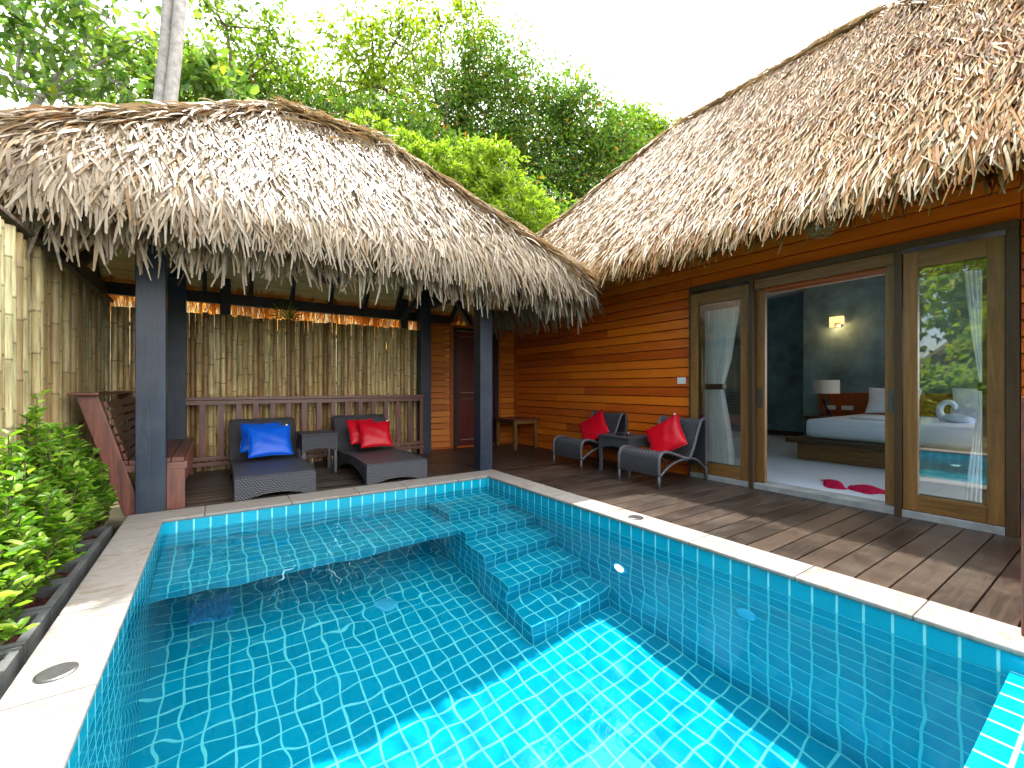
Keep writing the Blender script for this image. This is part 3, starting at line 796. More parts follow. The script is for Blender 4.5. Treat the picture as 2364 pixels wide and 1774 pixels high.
gp = 'satin cushions on the wicker seats'
# local z = face normal; stand up facing -Y : rot x = 90deg minus lean
ZS = .23
cushion('royal blue satin cushion in front on the lounger, with a white tag', M['cblue'], .40, (.475, 5.33, ZS+.185), (R(62), 0, R(3)), gp).scale = (1.05, .88, 1)
cushion('royal blue cushion tucked behind the front blue one', M['cblue'], .38, (.40, 5.50, ZS+.215), (R(60), 0, R(-6)), gp, False).scale = (1, .9, 1)
cushion('shiny red satin cushion in front on the lounger, white tag at its corner', M['cred'], .38, (1.62, 5.36, ZS+.185), (R(62), 0, R(-4)), gp).scale = (1.0, .9, 1)
cushion('red cushion half hidden behind the front one on the lounger', M['cred'], .36, (1.50, 5.50, ZS+.215), (R(60), 0, R(6)), gp, False).scale = (.95, .92, 1)

# ------------------------------------------------------------------ wicker chairs
def chair(label):
    t = thing('wicker_chair', label, 'chair', (0, 0, 0), 'curved dark wicker chairs by the siding')
    Wd = .52
    front = smooth_prof([(0, .13), (-.004, .25), (.015, .325), (.07, .355), (.15, .350), (.28, .312), (.40, .272), (.465, .262)], 4)
    back = smooth_prof([(.465, .262), (.51, .285), (.57, .38), (.64, .53), (.69, .625), (.735, .655), (.775, .635), (.79, .57), (.79, .35), (.79, .16)], 4)
    ribbon(MB(), front, .015, Wd-.015, .012, 1).build('seat', M['wicker'], t, fix=False)
    ribbon(MB(), back, .015, Wd-.015, .012, 1).build('backrest', M['wicker'], t, fix=False)
    for y in (.01, Wd-.01):
        MB().tube([(p, y, q) for p, q in front+back[1:]], .017, 7).build('side_frame', M['tube'], t, True)
        br = smooth_prof([(.01, .135), (.14, .215), (.30, .262), (.46, .272), (.62, .245), (.785, .13)], 5)
        MB().tube([(p, y, q-.012) for p, q in br], .013, 7).build('brace', M['tube'], t, True)
        MB().tube([(0, y, .135), (0, y, 0)], .015, 7).build('leg', M['tube'], t, True)
        MB().tube([(.79, y, .165), (.79, y, 0)], .015, 7).build('leg', M['tube'], t, True)
    MB().tube([(.465, .02, .24), (.465, Wd-.02, .24)], .012, 6).build('stretcher', M['tube'], t, True)
    return t
ch1 = chair('dark wicker lounge chair nearest the sliding doors, holding a red cushion'); ch1.location = Vector((3.535, 2.65, 0))*H
ch2 = copy_tree(ch1); ch2.location = Vector((3.58, 3.78, 0))*H; ch2['label'] = 'dark wicker lounge chair farther from the glass doors, nearer the small wooden table'
cushion('red cushion tilted on its corner on the wicker chair nearest the glass doors', M['cred'], .42, (4.0, 2.93, .46), (R(90), R(24), R(-90+14)), gp).rotation_euler = (Matrix.Rotation(R(-92), 3, 'Z') @ Matrix.Rotation(R(60), 3, 'X') @ Matrix.Rotation(R(36), 3, 'Z')).to_euler()
cushion('red cushion tilted on the wicker chair farther from the glass doors', M['cred'], .40, (4.05, 4.06, .46), (0, 0, 0), gp, False).rotation_euler = (Matrix.Rotation(R(-88), 3, 'Z') @ Matrix.Rotation(R(60), 3, 'X') @ Matrix.Rotation(R(40), 3, 'Z')).to_euler()
cube_table('wicker_table', 'dark wicker side table between the two curved chairs', 3.78, 4.2, 3.24, 3.70, .43, .16)
at_ = thing('ashtray', 'small dark ashtray on the wicker table between the chairs', 'ashtray', (3.93, 3.50, .43))
MB().lathe((3.93, 3.50, .43), [(.04, 0), (.055, .018), (.05, .02), (.036, .006)], 18).build('dish', M['black'], at_, True)
cn = thing('drinking_glass', 'small silver tumbler on the wicker table between the chairs', 'tumbler', (3.92, 3.37, .43))
MB().lathe((3.92, 3.37, .43), [(.018, 0), (.024, .045), (.022, .046), (.016, .004)], 16).build('tumbler', M['steel'], cn, True)

# small wooden table in the corner
st = thing('wooden_table', 'small square wooden table in the corner by the mahogany door', 'table', (4.12, 5.93, 0))
MB().box(3.88, 4.37, 5.62, 6.22, .455, .48).build('tabletop', M['red'], st, bevel=.004)
for x in (3.9, 4.305):
    for y in (5.64, 6.155): MB().box(x, x+.045, y, y+.045, 0, .453).build('leg', M['door'], st, bevel=.003)
MB().box(3.947, 4.303, 5.645, 5.665, .40, .452).build('apron', M['doory'], st); MB().box(3.905, 3.925, 5.687, 6.153, .40, .452).build('apron', M['frame'], st)

# ------------------------------------------------------------------ bath house wall with the mahogany door
bh = thing('timber_bathhouse', 'orange timber wall with a narrow mahogany door at the back of the deck', 'bathhouse', (3.5, 6.45, 0))
def clap_y(mb, xa, xb, yw, z0, z1, pitch):
    z = z0
    while z < z1-.01:
        zt = min(z+pitch, z1); segs = [xa, xb] if xb-xa < .7 or random.random() < .4 else [xa, U(xa+.3, xb-.3), xb]
        for a, b_ in zip(segs[:-1], segs[1:]):
            mb.prism([(yw-.018, z+.003), (yw-.018, z+.010), (yw-.008, zt-.010), (yw+.015, zt-.004), (yw+.02, zt), (yw+.02, z+.003)], 0, a+.0015, b_-.0015)
        z += pitch
m = MB(); clap_y(m, 2.70, 3.115, 6.36, .03, 1.965, .098); m.build('siding', M['sidingx'], bh)
m = MB(); clap_y(m, 4.085, 4.43, 6.36, .03, 1.965, .098); m.build('siding', M['sidingx'], bh)
MB().box(2.69, 3.07, 6.385, 6.48, 0, 2.0).box(4.1, 4.5, 6.385, 6.48, 0, 2.0).box(3.07, 4.1, 6.385, 6.48, 1.97, 2.0).build('wall', M['sidingx'], bh)
MB().box(2.69, 4.43, 6.33, 6.383, 1.968, 2.005).box(3.115, 3.165, 6.325, 6.383, 0, 1.966).box(4.035, 4.083, 6.325, 6.383, 0, 1.966).build('door_trim', M['trim'], bh, bevel=.003)
MB().box(3.168, 3.235, 6.34, 6.40, 0, 1.966).box(3.965, 4.032, 6.34, 6.40, 0, 1.966).box(3.238, 3.962, 6.34, 6.40, 1.92, 1.966).build('door_frame', M['black'], bh)
dr = MB().box(3.24, 3.32, 6.37, 6.41, .02, 1.915).box(3.88, 3.96, 6.37, 6.41, .02, 1.915).box(3.322, 3.878, 6.37, 6.41, 1.83, 1.915).box(3.322, 3.878, 6.37, 6.41, .02, .12).box(3.322, 3.878, 6.37, 6.41, .80, .90).build('door', M['mahog'], bh, bevel=.004)
MB().box(3.323, 3.877, 6.385, 6.40, .902, 1.828).box(3.323, 3.877, 6.385, 6.40, .122, .798).build('door_panel', M['mahog'], dr, bevel=.006)
MB().tube([(3.63, 6.33, 1.13), (3.76, 6.33, 1.13)], .010, 8).box(3.57, 3.62, 6.355, 6.372, 1.11, 1.155).tube([(3.76, 6.33, 1.13), (3.76, 6.371, 1.13)], .012, 8).build('handle', M['steel'], dr)
MB().box(2.69, 4.43, 6.34, 6.383, -.02, .028).build('skirting', M['trim'], bh)

# ------------------------------------------------------------------ the villa
vi = thing('thatched_villa', 'orange timber villa with tall warm thatched roof and glazed sliding doors on the right', 'villa', (6.7, 3.2, 0))
XW = 4.42; ZTOP = 2.50
def clap_x(mb, ya, yb, z0, z1, pitch):
    z = z0
    while z < z1-.01:
        zt = min(z+pitch, z1); ln = yb-ya
        cuts = [ya]
        while yb-cuts[-1] > 2.6: cuts.append(cuts[-1]+U(1.2, 2.4))
        cuts.append(yb)
        for a, b_ in zip(cuts[:-1], cuts[1:]):
            mb.prism([(XW-.022, z+.002), (XW-.022, z+.010), (XW-.010, zt-.010), (XW+.012, zt-.004), (XW+.015, zt), (XW+.015, z+.002)], 1, a+.001, b_-.001)
        z += pitch
m = MB(); PT = .111
for ya_, yb_, za_, zb_ in ((2.885, 6.335, .0, 2.72), (-2.2, .47, .0, 2.72), (.472, 2.883, 2.109, 2.72)):
    m = MB(); clap_x(m, ya_, yb_, za_, zb_, PT); m.build('siding', M['siding'], vi)
MB().box(XW-.03, XW+.0, 6.345, 6.40, 0, 2.6).box(XW-.045, XW-.022, 6.30, 6.343, 0, 2.6).build('corner_trim', M['trim'], vi, bevel=.003)
XI = XW+.14
MB().box(XW+.017, XI, 2.885, 7.2, -.2, 2.75).box(XW+.017, XI, -2.2, .52, -.2, 2.75).box(XW+.017, XI, .522, 2.883, 2.06, 2.75).build('wall_core', M['plaster'], vi)
# roof
ze = 2.485
h0 = (3.85, -1.41, ze); h1 = (3.85, 7.79, ze); h2 = (9.56, 7.79, ze); h3 = (9.56, -1.41, ze); ra = (6.7, 1.73, 5.56); rb = (6.7, 4.69, 5.56)
hr = hip_solid([h0, h1, h2, h3, ra, rb], .12).build('roof', M['under'], vi, fix=False)
v, f = cat([slope_strips(h0, h1, ra, rb, .042, .0105, .0140, .29, .13, .022, 1.0, .40), fringe(h0, h1, ra, rb, 85, .23, .018, 5, .2, .4, .06)])
mesh_obj('thatch', v, f, M['thatch_warm'], hr)
v, f = cat([slope_strips(h1, h2, rb, rb, .1, .05, .034, .36, .3, .045), slope_strips(h2, h3, rb, ra, .13, .06, .04, .4, .3, .045), slope_strips(h3, h0, ra, ra, .08, .04, .03, .36, .3, .045),
            fringe(h1, h2, rb, rb, 35, .38, .03, 3), fringe(h3, h0, ra, ra, 40, .38, .03, 4)])
mesh_obj('thatch', v, f, M['thatch_warm'], hr)
v, f = cat([cap_strips(rb, h1, 2600, .34, .014, (-.5, .4, .8), .08), cap_strips(ra, h0, 900, .40, .022, (-.5, -.4, .8), .08), cap_strips(rb, ra, 700, .30, .014, (0, 0, 1), .06), cap_strips(ra, rb, 700, .30, .014, (0, 0, 1), .06), cap_strips(rb, h2, 200, .4, .024, (.5, .4, .8), .08)])
mesh_obj('ridge_cap', v, f, M['thatch_orange'], hr)
# soffit and fascia
m = MB(); m.box(4.05, 4.395, -1.4, 6.33, 2.50, 2.515).build('soffit', M['conc'], vi)
MB().box(4.0, 4.045, -1.4, 6.33, 2.43, 2.53).build('fascia', M['frame'], vi, bevel=.003)
# door assembly
YA, YB = .535, 2.87; YM0, YM1 = 1.085, 2.20; XD = XW-.055
MB().box(XD-.01, XI+.0, YA-.0, YB, .0, .055).build('threshold', M['conc'], vi, bevel=.004)
MB().box(XD-.012, XI, YA-.06, YA-.002, 0, 2.05).box(XD-.012, XI, YB+.002, YB+.012, 0, 2.05).box(XD-.012, XI, YA-.06, YB+.012, 2.052, 2.107).box(XD-.020, XD+.05, YM0-.022, YM0+.022, .0, 2.05).box(XD-.020, XD+.05, YM1-.022, YM1+.022, .0, 2.05).build('door_frame', M['frame'], vi, bevel=.003)
def leaf(name, y0, y1, x, z0, z1, side, stile=.085, toprail=.125, botrail=.12, handle=None, lab=None):
    o = MB().box(x, x+.045, y0, y0+stile, z0, z1).box(x, x+.045, y1-stile, y1, z0, z1).build(name, M['door'], vi, bevel=.003)
    if lab: o['label'] = lab
    for za_, zb_ in ((z1-toprail, z1), (z0, z0+botrail)): MB().box(x+.002, x+.043, y0+stile+.001, y1-stile-.001, za_, zb_).build('door_rail', M['doory'], o, bevel=.003)
    MB().box(x+.020, x+.025, y0+stile-.004, y1-stile+.004, z0+botrail-.004, z1-toprail+.004).build('glass_pane', M['glass' if handle is None else 'glass_clear'], o)
    if handle is not None:
        hb = MB().box(x-.006, x-.001, handle-.022, handle+.022, .79, .98).box(x-.011, x-.0065, handle-.010, handle+.010, .83, .93)
        hb.build('handle', M['steel'], o, bevel=.003)
leaf('fixed_door', YA, YM0-.026, XD+.0, .06, 2.02, 0)
leaf('fixed_door', YM1+.026, YB, XD+.0, .06, 2.02, 0)
leaf('sliding_door', YA+.03, YM0+.098, XD+.055, .062, 1.955, 0, handle=YM0+.056)
leaf('sliding_door', YM1-.098, YB-.03, XD+.055, .062, 1.955, 0, handle=YM1-.056)
MB().box(XD+.003, XD+.05, YM0+.024, YM1-.024, 1.955, 2.05).build('door_header', M['doory'], vi, bevel=.003)
MB().box(XD+.053, XI-.01, YM0+.1, YM1-.1, 1.93, 1.965).build('door_track', M['trim'], vi)
# interior
XBK, XPL = 9.15, 8.65
m = MB(); m.box(XI+.002, 9.3, -1.2, 7.2, -.05, .05).build('room_floor', M['floor'], vi)
MB().box(XBK, XBK+.12, 3.46, 6.0, .05, 2.75).box(XPL, XPL+.6, 1.05, 3.455, .05, 2.75).box(XPL, XPL+.6, -1.2, 1.048, .05, .35).box(XPL, XPL+.6, -1.2, 1.048, 2.4, 2.75).box(XI, 9.3, 5.9, 6.0, .05, 2.75).build('room_wall', M['plaster'], vi)  # unseen gap at the near end of the back wall, added to let light in
MB().box(XI+.002, 9.2, -1.3, -1.2, .05, .25).box(XI+.002, 9.2, -1.3, -1.2, 2.5, 2.75).box(XI+.002, 4.9, -1.3, -1.2, .252, 2.498).box(8.5, 9.2, -1.3, -1.2, .252, 2.498).build('room_wall', M['plaster'], vi)  # near wall out of view; its wide opening is added to brighten the room
MB().box(XI+.002, 9.3, -1.3, 6.0, 2.752, 2.8).build('room_ceiling', M['white_wall'], vi)
MB().box(XBK-.02, XBK-.001, 3.46, 5.88, .052, .14).box(XI+.05, XBK-.021, 5.88, 5.899, .052, .14).build('skirting', M['frame'], vi)
for yy in (3.6, 2.25, .9): pass
# things on the villa wall
sw = thing('light_switch', 'white double light switch on the orange siding left of the doors', 'switch', (XW-.03, 3.0, 1.06))
MB().box(XW-.03, XW-.022, 2.945, 3.055, 1.03, 1.105).build('plate', M['white'], sw, bevel=.003)
MB().box(XW-.034, XW-.0305, 2.965, 2.995, 1.045, 1.09).box(XW-.034, XW-.0305, 3.005, 3.035, 1.045, 1.09).build('rocker', M['white'], sw, bevel=.001)
ra_ = thing('rattan_lamp', 'round open woven rattan lamp hanging under the villa eave', 'lamp', (4.08, 1.50, 2.37))
m = MB()
for i in range(11):
    z = 2.36-i*.013; r_ = .05+.058*math.sin(math.pi*(i+1.5)/12)
    m.tube([(4.08+r_*math.cos(a), 1.50+r_*math.sin(a), z) for a in np.linspace(0, 2*math.pi, 25)], .0035, 5, False)
for a in np.linspace(0, 2*math.pi, 15)[:-1]:
    m.tube([(4.08+(.05+.058*math.sin(math.pi*(i+1.5)/12))*math.cos(a), 1.50+(.05+.058*math.sin(math.pi*(i+1.5)/12))*math.sin(a), 2.36-i*.013) for i in range(11)], .003, 5)
m.build('shade', M['rattan'], ra_, True)
MB().lathe((4.08, 1.50, 2.30), [(.02, -.02), (.028, .0), (.018, .03), (.012, .07)], 12).build('bulb', M['white'], ra_, True)
pl_ = thing('pendant_lamp', 'dark grey round bowl lamp hanging from the pavilion ceiling', 'lamp', (1.09, 5.27, 2.18))
MB().lathe((1.09, 5.27, 2.18), [(.055, 0), (.085, .01), (.15, .05), (.172, .095), (.16, .15), (.10, .20), (.04, .215)], 28, False).build('shade', M['darkshade'], pl_, True)
MB().lathe((1.09, 5.27, 2.19), [(.03, .02), (.04, .06), (.02, .12)], 14).build('bulb', M['white'], pl_, True)
MB().tube([(1.09, 5.27, 2.39), (1.09, 5.27, 3.8)], .006, 6).build('cord', M['black'], pl_)
# bed
bd = thing('double_bed', 'low wooden platform bed with white mattress inside the villa', 'bed', (7.2, 1.75, .05))
MB().box(6.33, 8.4, .82, 2.60, .052, .27).build('platform', M['doory'], bd, bevel=.004)
MB().box(6.22, 8.45, .75, 2.70, .272, .325).build('platform_top', M['frame'], bd, bevel=.006)
MB().box(6.42, 8.45, .85, 2.55, .327, .575).build('mattress', M['sheet'], bd, True, bevel=.06)
MB().box(8.46, 8.54, .6, 3.15, .30, .90).build('headboard', M['trim'], bd, bevel=.004)
def blob(mb, c, rx, ry, rz, n=14, p=.6):
    b = len(mb.v)
    for i in range(n+1):
        th = math.pi*i/n
        for k in range(n*2):
            a = math.pi*k/n
            sp = lambda q: math.copysign(abs(q)**p, q)
            mb.v.append((c[0]+rx*sp(math.sin(th))*sp(math.cos(a)), c[1]+ry*sp(math.sin(th))*sp(math.sin(a)), c[2]+rz*sp(math.cos(th))))
    for i in range(n):
        for k in range(2*n): mb.f.append((b+i*2*n+k, b+i*2*n+(k+1)%(2*n), b+(i+1)*2*n+(k+1)%(2*n), b+(i+1)*2*n+k))
    return mb
for y_, lb in ((2.12, 'white pillow propped on the bed nearest the table lamp'), (1.2, 'white pillow propped on the side of the bed away from the table lamp')):
    p = cushion(lb, M['sheet'], .62, (8.27, y_, .79), (0, 0, 0), 'white pillows on the bed', False, 'bed_pillow', 'pillow'); p.scale = (1, .68, .8)
    p.rotation_euler = (Matrix.Rotation(R(-90), 3, 'Z') @ Matrix.Rotation(R(66), 3, 'X')).to_euler()
sg = thing('towel_swan', 'white towel folded into a swan on the bed, seen through the right pane', 'folded towel', (7.0, 1.35, .58))
m = MB(); blob(m, (7.25, 1.25, .625), .11, .15, .055, 12, .8); blob(m, (7.22, 1.13, .66), .05, .10, .045, 10, .9)
nk = smooth_prof([(1.37, .60), (1.415, .70), (1.39, .79), (1.33, .815), (1.285, .775), (1.29, .735)], 6)
m.tube([(7.22, p, q) for p, q in nk], [.040-.020*i/len(nk) for i in range(len(nk))], 10)
m.build('swan_body', M['sheet'], sg, True)
ft = tag(MB().box(6.85, 7.25, 1.75, 2.2, .578, .60).build('folded_towel', M['sheet'], None, True, .008), 'flat folded white towel near the pillow on the bed', 'towel')
ns = thing('nightstand', 'low dark nightstand carrying the table lamp beside the bed', 'nightstand', (8.2, 2.95, .05))
MB().box(8.0, 8.45, 2.75, 3.2, .48, .52).build('top', M['frame'], ns, bevel=.003)
for x in (8.02, 8.39):
    for y_ in (2.77, 3.14): MB().box(x, x+.04, y_, y_+.04, .052, .479).build('leg', M['frame'], ns)
tl = thing('table_lamp', 'bedside lamp with cream drum shade and black crossed legs', 'lamp', (8.2, 2.95, .52))
MB().lathe((8.2, 2.95, .89), [(.185, 0), (.185, .215)], 28, False).build('lamp_shade', M['shade'], tl, True)
MB().tube([(8.2, 2.95, .75), (8.2, 2.95, .95)], .012, 8).build('lamp_stem', M['steel'], tl)
m = MB()
for a in (0, 2.1, 4.2): m.bar((8.2+.11*math.cos(a), 2.95+.11*math.sin(a), .522), (8.2-.08*math.cos(a), 2.95-.08*math.sin(a), .80), .02, .02)
m.build('lamp_base', M['black'], tl)
sc_ = thing('wall_sconce', 'small lit square wall lamp above the bedside lamp', 'lamp', (8.62, 2.92, 2.05))
MB().box(8.535, 8.60, 2.83, 3.02, 2.07, 2.17).box(8.535, 8.60, 2.97, 3.02, 2.0, 2.068).box(8.535, 8.60, 2.83, 2.86, 2.04, 2.068).build('glass_shade', M['lit'], sc_)
MB().box(8.605, 8.648, 2.88, 2.98, 2.0, 2.12).build('mount', M['steel'], sc_)
sl = bpy.data.lights.new('sconce_light', 'POINT'); sl.energy = 2; sl.color = (1, .55, .2); sl.shadow_soft_size = .06
slo = bpy.data.objects.new('sconce_light', sl); COL.objects.link(slo); slo.location = Vector((8.5, 2.92, 2.0))*H
so_ = thing('wall_socket', 'pair of white sockets on the headboard behind the table lamp', 'socket', (8.45, 2.8, .66))
MB().box(8.448, 8.458, 2.66, 2.82, .62, .69).box(8.448, 8.458, 2.90, 3.05, .62, .69).build('plate', M['white'], so_, bevel=.002)
# towel on the floor
ft = thing('floor_towel', 'crimson towel folded like a bow on the pale floor inside the open doors', 'towel', (5.0, 1.7, .05))
for s_, yc, ln in ((1, 1.715, .135), (-1, 1.45, .135)):
    m = MB(); n = 16; rows = 8
    for i in range(n+1):
        u_ = i/n*2-1
        for j in range(rows+1):
            w_ = j/rows*2-1
            hw = .19*(1-abs(u_)**2.4)**.6*(1+.15*math.sin(3*u_+s_))+.004
            z = .052+.022*(1-w_*w_)*(1-u_*u_)**.5+.006*math.sin(9*u_+4*w_)*(1-w_*w_)*(1-u_*u_)
            m.v.append((4.95+w_*hw+.10*u_, yc+u_*ln*.98+.03*w_*s_, z))
    for i in range(n):
        for j in range(rows): a = i*(rows+1)+j; m.f.append((a, a+1, a+rows+2, a+rows+1))
    m.build('towel_wing', M['towel'], ft, True, fix=False)
# curtains
def curtain(label, pts, x, tie):
    t = thing('curtain', label, 'curtain', (x, pts[0][0], 0), 'white curtains behind the door glass')
    m = MB(); n = 40; rows = len(pts)
    for (y0, y1, z) in pts:
        for i in range(n+1):
            q = i/n; m.v.append((x+.022*math.sin(q*math.pi*9+z*.6)*min(1, abs(y1-y0)*6), y0+(y1-y0)*q, z))
    for r_ in range(rows-1):
        for i in range(n): a = r_*(n+1)+i; m.f.append((a, a+1, a+n+2, a+n+1))
    m.build('drape', M['curtain'], t, True, fix=False)
    yy0, yy1, z = tie
    MB().box(x-.035, x+.035, yy0-.008, yy1+.008, z-.03, z+.03).build('tie_band', M['black'], t, bevel=.008)
XC = XI+.06
curtain('white curtain with dark tie behind the left fixed door', [(2.46, 2.86, 2.03), (2.49, 2.86, 1.7), (2.55, 2.86, 1.3), (2.62, 2.86, 1.05), (2.63, 2.86, .96), (2.61, 2.86, .85), (2.56, 2.86, .6), (2.52, 2.86, .3), (2.50, 2.86, .07)], XC, (2.63, 2.86, 1.0))
curtain('white curtain gathered behind the right fixed door', [(.665, .785, 2.03), (.66, .76, 1.7), (.655, .73, 1.35), (.65, .695, 1.05), (.65, .69, .98), (.655, .70, .85), (.66, .73, .6), (.66, .755, .3), (.66, .775, .07)], XC, (.65, .692, 1.0))

# right edge newel
nw = MB().box(2.608, 2.67, .215, .279, .023, .96)
tag(nw.build('newel_post', M['redz'], bevel=.004), 'reddish wooden post standing on the coping at the right edge', 'post')

# ------------------------------------------------------------------ planters with shrubs
def leaves(P, D, Nn, L, Wd, fold=.25):
    """six-vertex folded leaves"""
    D = nrm(D); sd = nrm(np.cross(D, Nn)); up = np.cross(sd, D)
    L = L[:, None]; Wd = Wd[:, None]
    base = P; tip = P+D*L-up*L*.12
    l1 = P+D*L*.32-sd*Wd*.5+up*Wd*fold; l2 = P+D*L*.72-sd*Wd*.42+up*Wd*fold*.8
    r1 = P+D*L*.32+sd*Wd*.5+up*Wd*fold; r2 = P+D*L*.72+sd*Wd*.42+up*Wd*fold*.8
    v = np.stack([base, l1, l2, tip, r2, r1], 1).reshape(-1, 3)
    b = (np.arange(len(P))*6)[:, None]
    f = np.concatenate([b+np.array([0, 3, 2, 1]), b+np.array([0, 5, 4, 3])], 0)
    return v, f
def rdir(n):
    d = rng.normal(size=(n, 3)); return nrm(d)

hedge_lab = ['leafy shrub at the back of the planter row beside the bench', 'leafy shrub standing second from the bench in the planter row', 'bushy shrub in the middle of the planter row',
             'bright leafy shrub fourth from the bench in the planter row', 'bright leafy shrub nearest the viewer at the left edge', 'leafy shrub in the planter just off the left edge']
pl_lab = ['grey concrete planter box at the back of the row beside the bench', 'grey concrete planter box second from the bench', 'grey concrete planter box third from the bench',
          'grey concrete planter box fourth from the bench', 'grey concrete planter box holding the nearest shrub', 'grey concrete planter box at the front end of the row']
for i in range(6):
    ya = 3.87-i*.352; yb = ya+.34; xa, xb = -.955, -.618
    t = thing('planter_box', pl_lab[i], 'planter', ((xa+xb)/2, (ya+yb)/2, -.42), 'concrete planter boxes in a row')
    w_ = .034
    MB().box(xa, xb, ya, ya+w_, -.42, 0).box(xa, xb, yb-w_, yb, -.42, 0).box(xa, xa+w_, ya+w_+.0005, yb-w_-.0005, -.42, 0).box(xb-w_, xb, ya+w_+.0005, yb-w_-.0005, -.42, 0).build('box', M['planter'], t, bevel=.005)
    m = MB(); n = 12
    for a in range(n+1):
        for b_ in range(n+1): m.v.append((xa+w_+(xb-xa-2*w_)*a/n, ya+w_+(yb-ya-2*w_)*b_/n, -.055+.014*math.sin(a*1.9+i)*math.cos(b_*1.4)+U(-.006, .006)))
    for a in range(n):
        for b_ in range(n): q = a*(n+1)+b_; m.f.append((q, q+n+1, q+n+2, q+1))
    m.build('soil', M['soil'], t, True, fix=False)
    # shrub
    cx, cy = (xa+xb)/2-.01+U(-.015, .015), (ya+yb)/2+U(-.02, .02); hgt = [.68, .80, .86, .78, .70, .60][i]
    sh = thing('leafy_shrub', hedge_lab[i], 'shrub', (cx, cy, -.05), 'shrubs in the planter boxes')
    st_m = MB(); LP, LD, LN = [], [], []
    for s_ in range(72):
        a = U(0, 2*math.pi); rr_ = U(0, 1)**.6*.225; top = hgt*(1-.85*(rr_/.24)**2)*U(.5, 1.05)+.05
        p0 = Vector((cx+rr_*.15*math.cos(a), cy+rr_*.15*math.sin(a), -.05)); p2 = Vector((cx+rr_*math.cos(a), cy+rr_*math.sin(a)*1.05, top))
        p1 = p0.lerp(p2, .5)+Vector((U(-.02, .02), U(-.02, .02), .03))
        pts = [p0.lerp(p1, q).lerp(p1.lerp(p2, q), q) for q in (0, .25, .5, .75, 1)]
        st_m.tube(pts, [.006, .005, .0045, .004, .0025], 5)
        nl = 34
        for q in range(nl):
            fr = .22+.80*(q/nl)**.8; fr = min(fr, 1); pp = p0.lerp(p1, fr).lerp(p1.lerp(p2, fr), fr); an = q*2.4+a
            out = Vector((math.cos(an), math.sin(an), U(.2, 1.1)))
            LP.append(pp+Vector((U(-.012, .012), U(-.012, .012), U(-.01, .01)))); LD.append(out); LN.append((U(-.3, .3), U(-.3, .3), 1))
    st_m.build('stems', M['barkd'], sh)
    LP, LD, LN = np.array(LP, float), np.array(LD, float), np.array(LN, float)
    v, f = leaves(LP, LD, nrm(LN), rng.uniform(.035, .075, len(LP)), rng.uniform(.017, .034, len(LP)))
    mesh_obj('foliage', v, f, M['leaf_hedge'], sh, True)

# ------------------------------------------------------------------ trees
def pix(u, v_, t):
    """a world point t eye-heights ahead along the sight line of a photo direction (used once to lay out the wood)"""
    a = math.atan(682/1000); F = (math.sin(a), math.cos(a)); Rr = (F[1], -F[0]); r_ = (u-1182)/1000
    return Vector(((F[0]+r_*Rr[0])*t, (F[1]+r_*Rr[1])*t, 1-(v_-893)/1000*t))
def tree(name, label, trunk, rad, blobs, mat, n, L, Wf, bark, cl=.16, droop=.25, shell=.45, k=14, grp='trees behind the roofs', twig=10, catg='tree'):
    """trunk: list of points; blobs: (centre, (rx,ry,rz)) clumps of the crown"""
    t = thing(name, label, catg, trunk[0], grp)
    tr = [Vector(p) for p in trunk]
    MB().tube(tr, [rad*(1-.45*i/(len(tr)-1)) for i in range(len(tr))], 9).build('trunk', bark, t, True)
    br = MB(); LP, LD = [], []
    vol = np.array([b[1][0]*b[1][1]+b[1][1]*b[1][2]+b[1][0]*b[1][2] for b in blobs]); vol /= vol.sum()
    for (c, r_), w_ in zip(blobs, vol):
        c = Vector(c); r_ = arr(*r_)
        st = min(tr[len(tr)//2:], key=lambda q: (q-c).length+.5*max(0, q.z-c.z))
        mid = st.lerp(c, .5)+Vector((U(-.2, .2), U(-.2, .2), U(-.1, .3)))*float(r_.mean())*.6
        pts = [st.lerp(mid, q).lerp(mid.lerp(c, q), q) for q in np.linspace(0, 1, 6)]
        br.tube(pts, [rad*.42*(1-.75*i/5) for i in range(6)], 6)
        m_ = max(3, int(n*w_/k)); d = rdir(m_)
        rad_ = (shell+(1.04-shell)*rng.random(m_)**.5)
        lump = 1+.16*np.sin(d@arr(5, 3, 4)+c.x)+.12*np.sin(d@arr(-4, 7, 3)+c.y)
        cc = arr(*c)+d*r_*(rad_*lump)[:, None]
        for q in range(min(twig, m_)):
            e = Vector(cc[q]); md = c.lerp(e, .5)+Vector((U(-.1, .1),)*3)
            br.tube([c, md, e], [rad*.12, rad*.08, rad*.03], 4)
        kk = rng.integers(int(k*.5), int(k*1.5)+1, m_)
        P_ = np.repeat(cc, kk, 0)+rng.normal(0, cl, (kk.sum(), 3))*arr(1, 1, .7)
        D_ = np.repeat(d, kk, 0)*.7+rdir(kk.sum())*.9; D_[:, 2] -= droop
        LP.append(P_); LD.append(D_)
    br.build('branches', bark, t, True)
    LP = np.concatenate(LP); LD = np.concatenate(LD); N = len(LP)
    nn = nrm(rdir(N)*.8+arr(0, 0, 1))
    ll = L*rng.uniform(.6, 1.25, N)
    v, f = leaves(LP, LD, nn, ll, ll*Wf*rng.uniform(.8, 1.2, N))
    mesh_obj('crown', v, f, mat, t)
    return t
def lay(t, lst):
    """(u, v, ru, rv[, dt]) clump sizes in photo px -> world clumps at depth t"""
    out = []
    for q in lst:
        u, v_, ru, rv = q[:4]; dt = q[4] if len(q) > 4 else 0
        c = pix(u, v_, t+dt); s_ = (t+dt)/1000
        out.append((c, (ru*s_, max(ru, rv)*s_*.9, rv*s_)))
    return out
def gnd(p): return Vector((p.x, p.y, terrain(p.x, p.y)-.1))
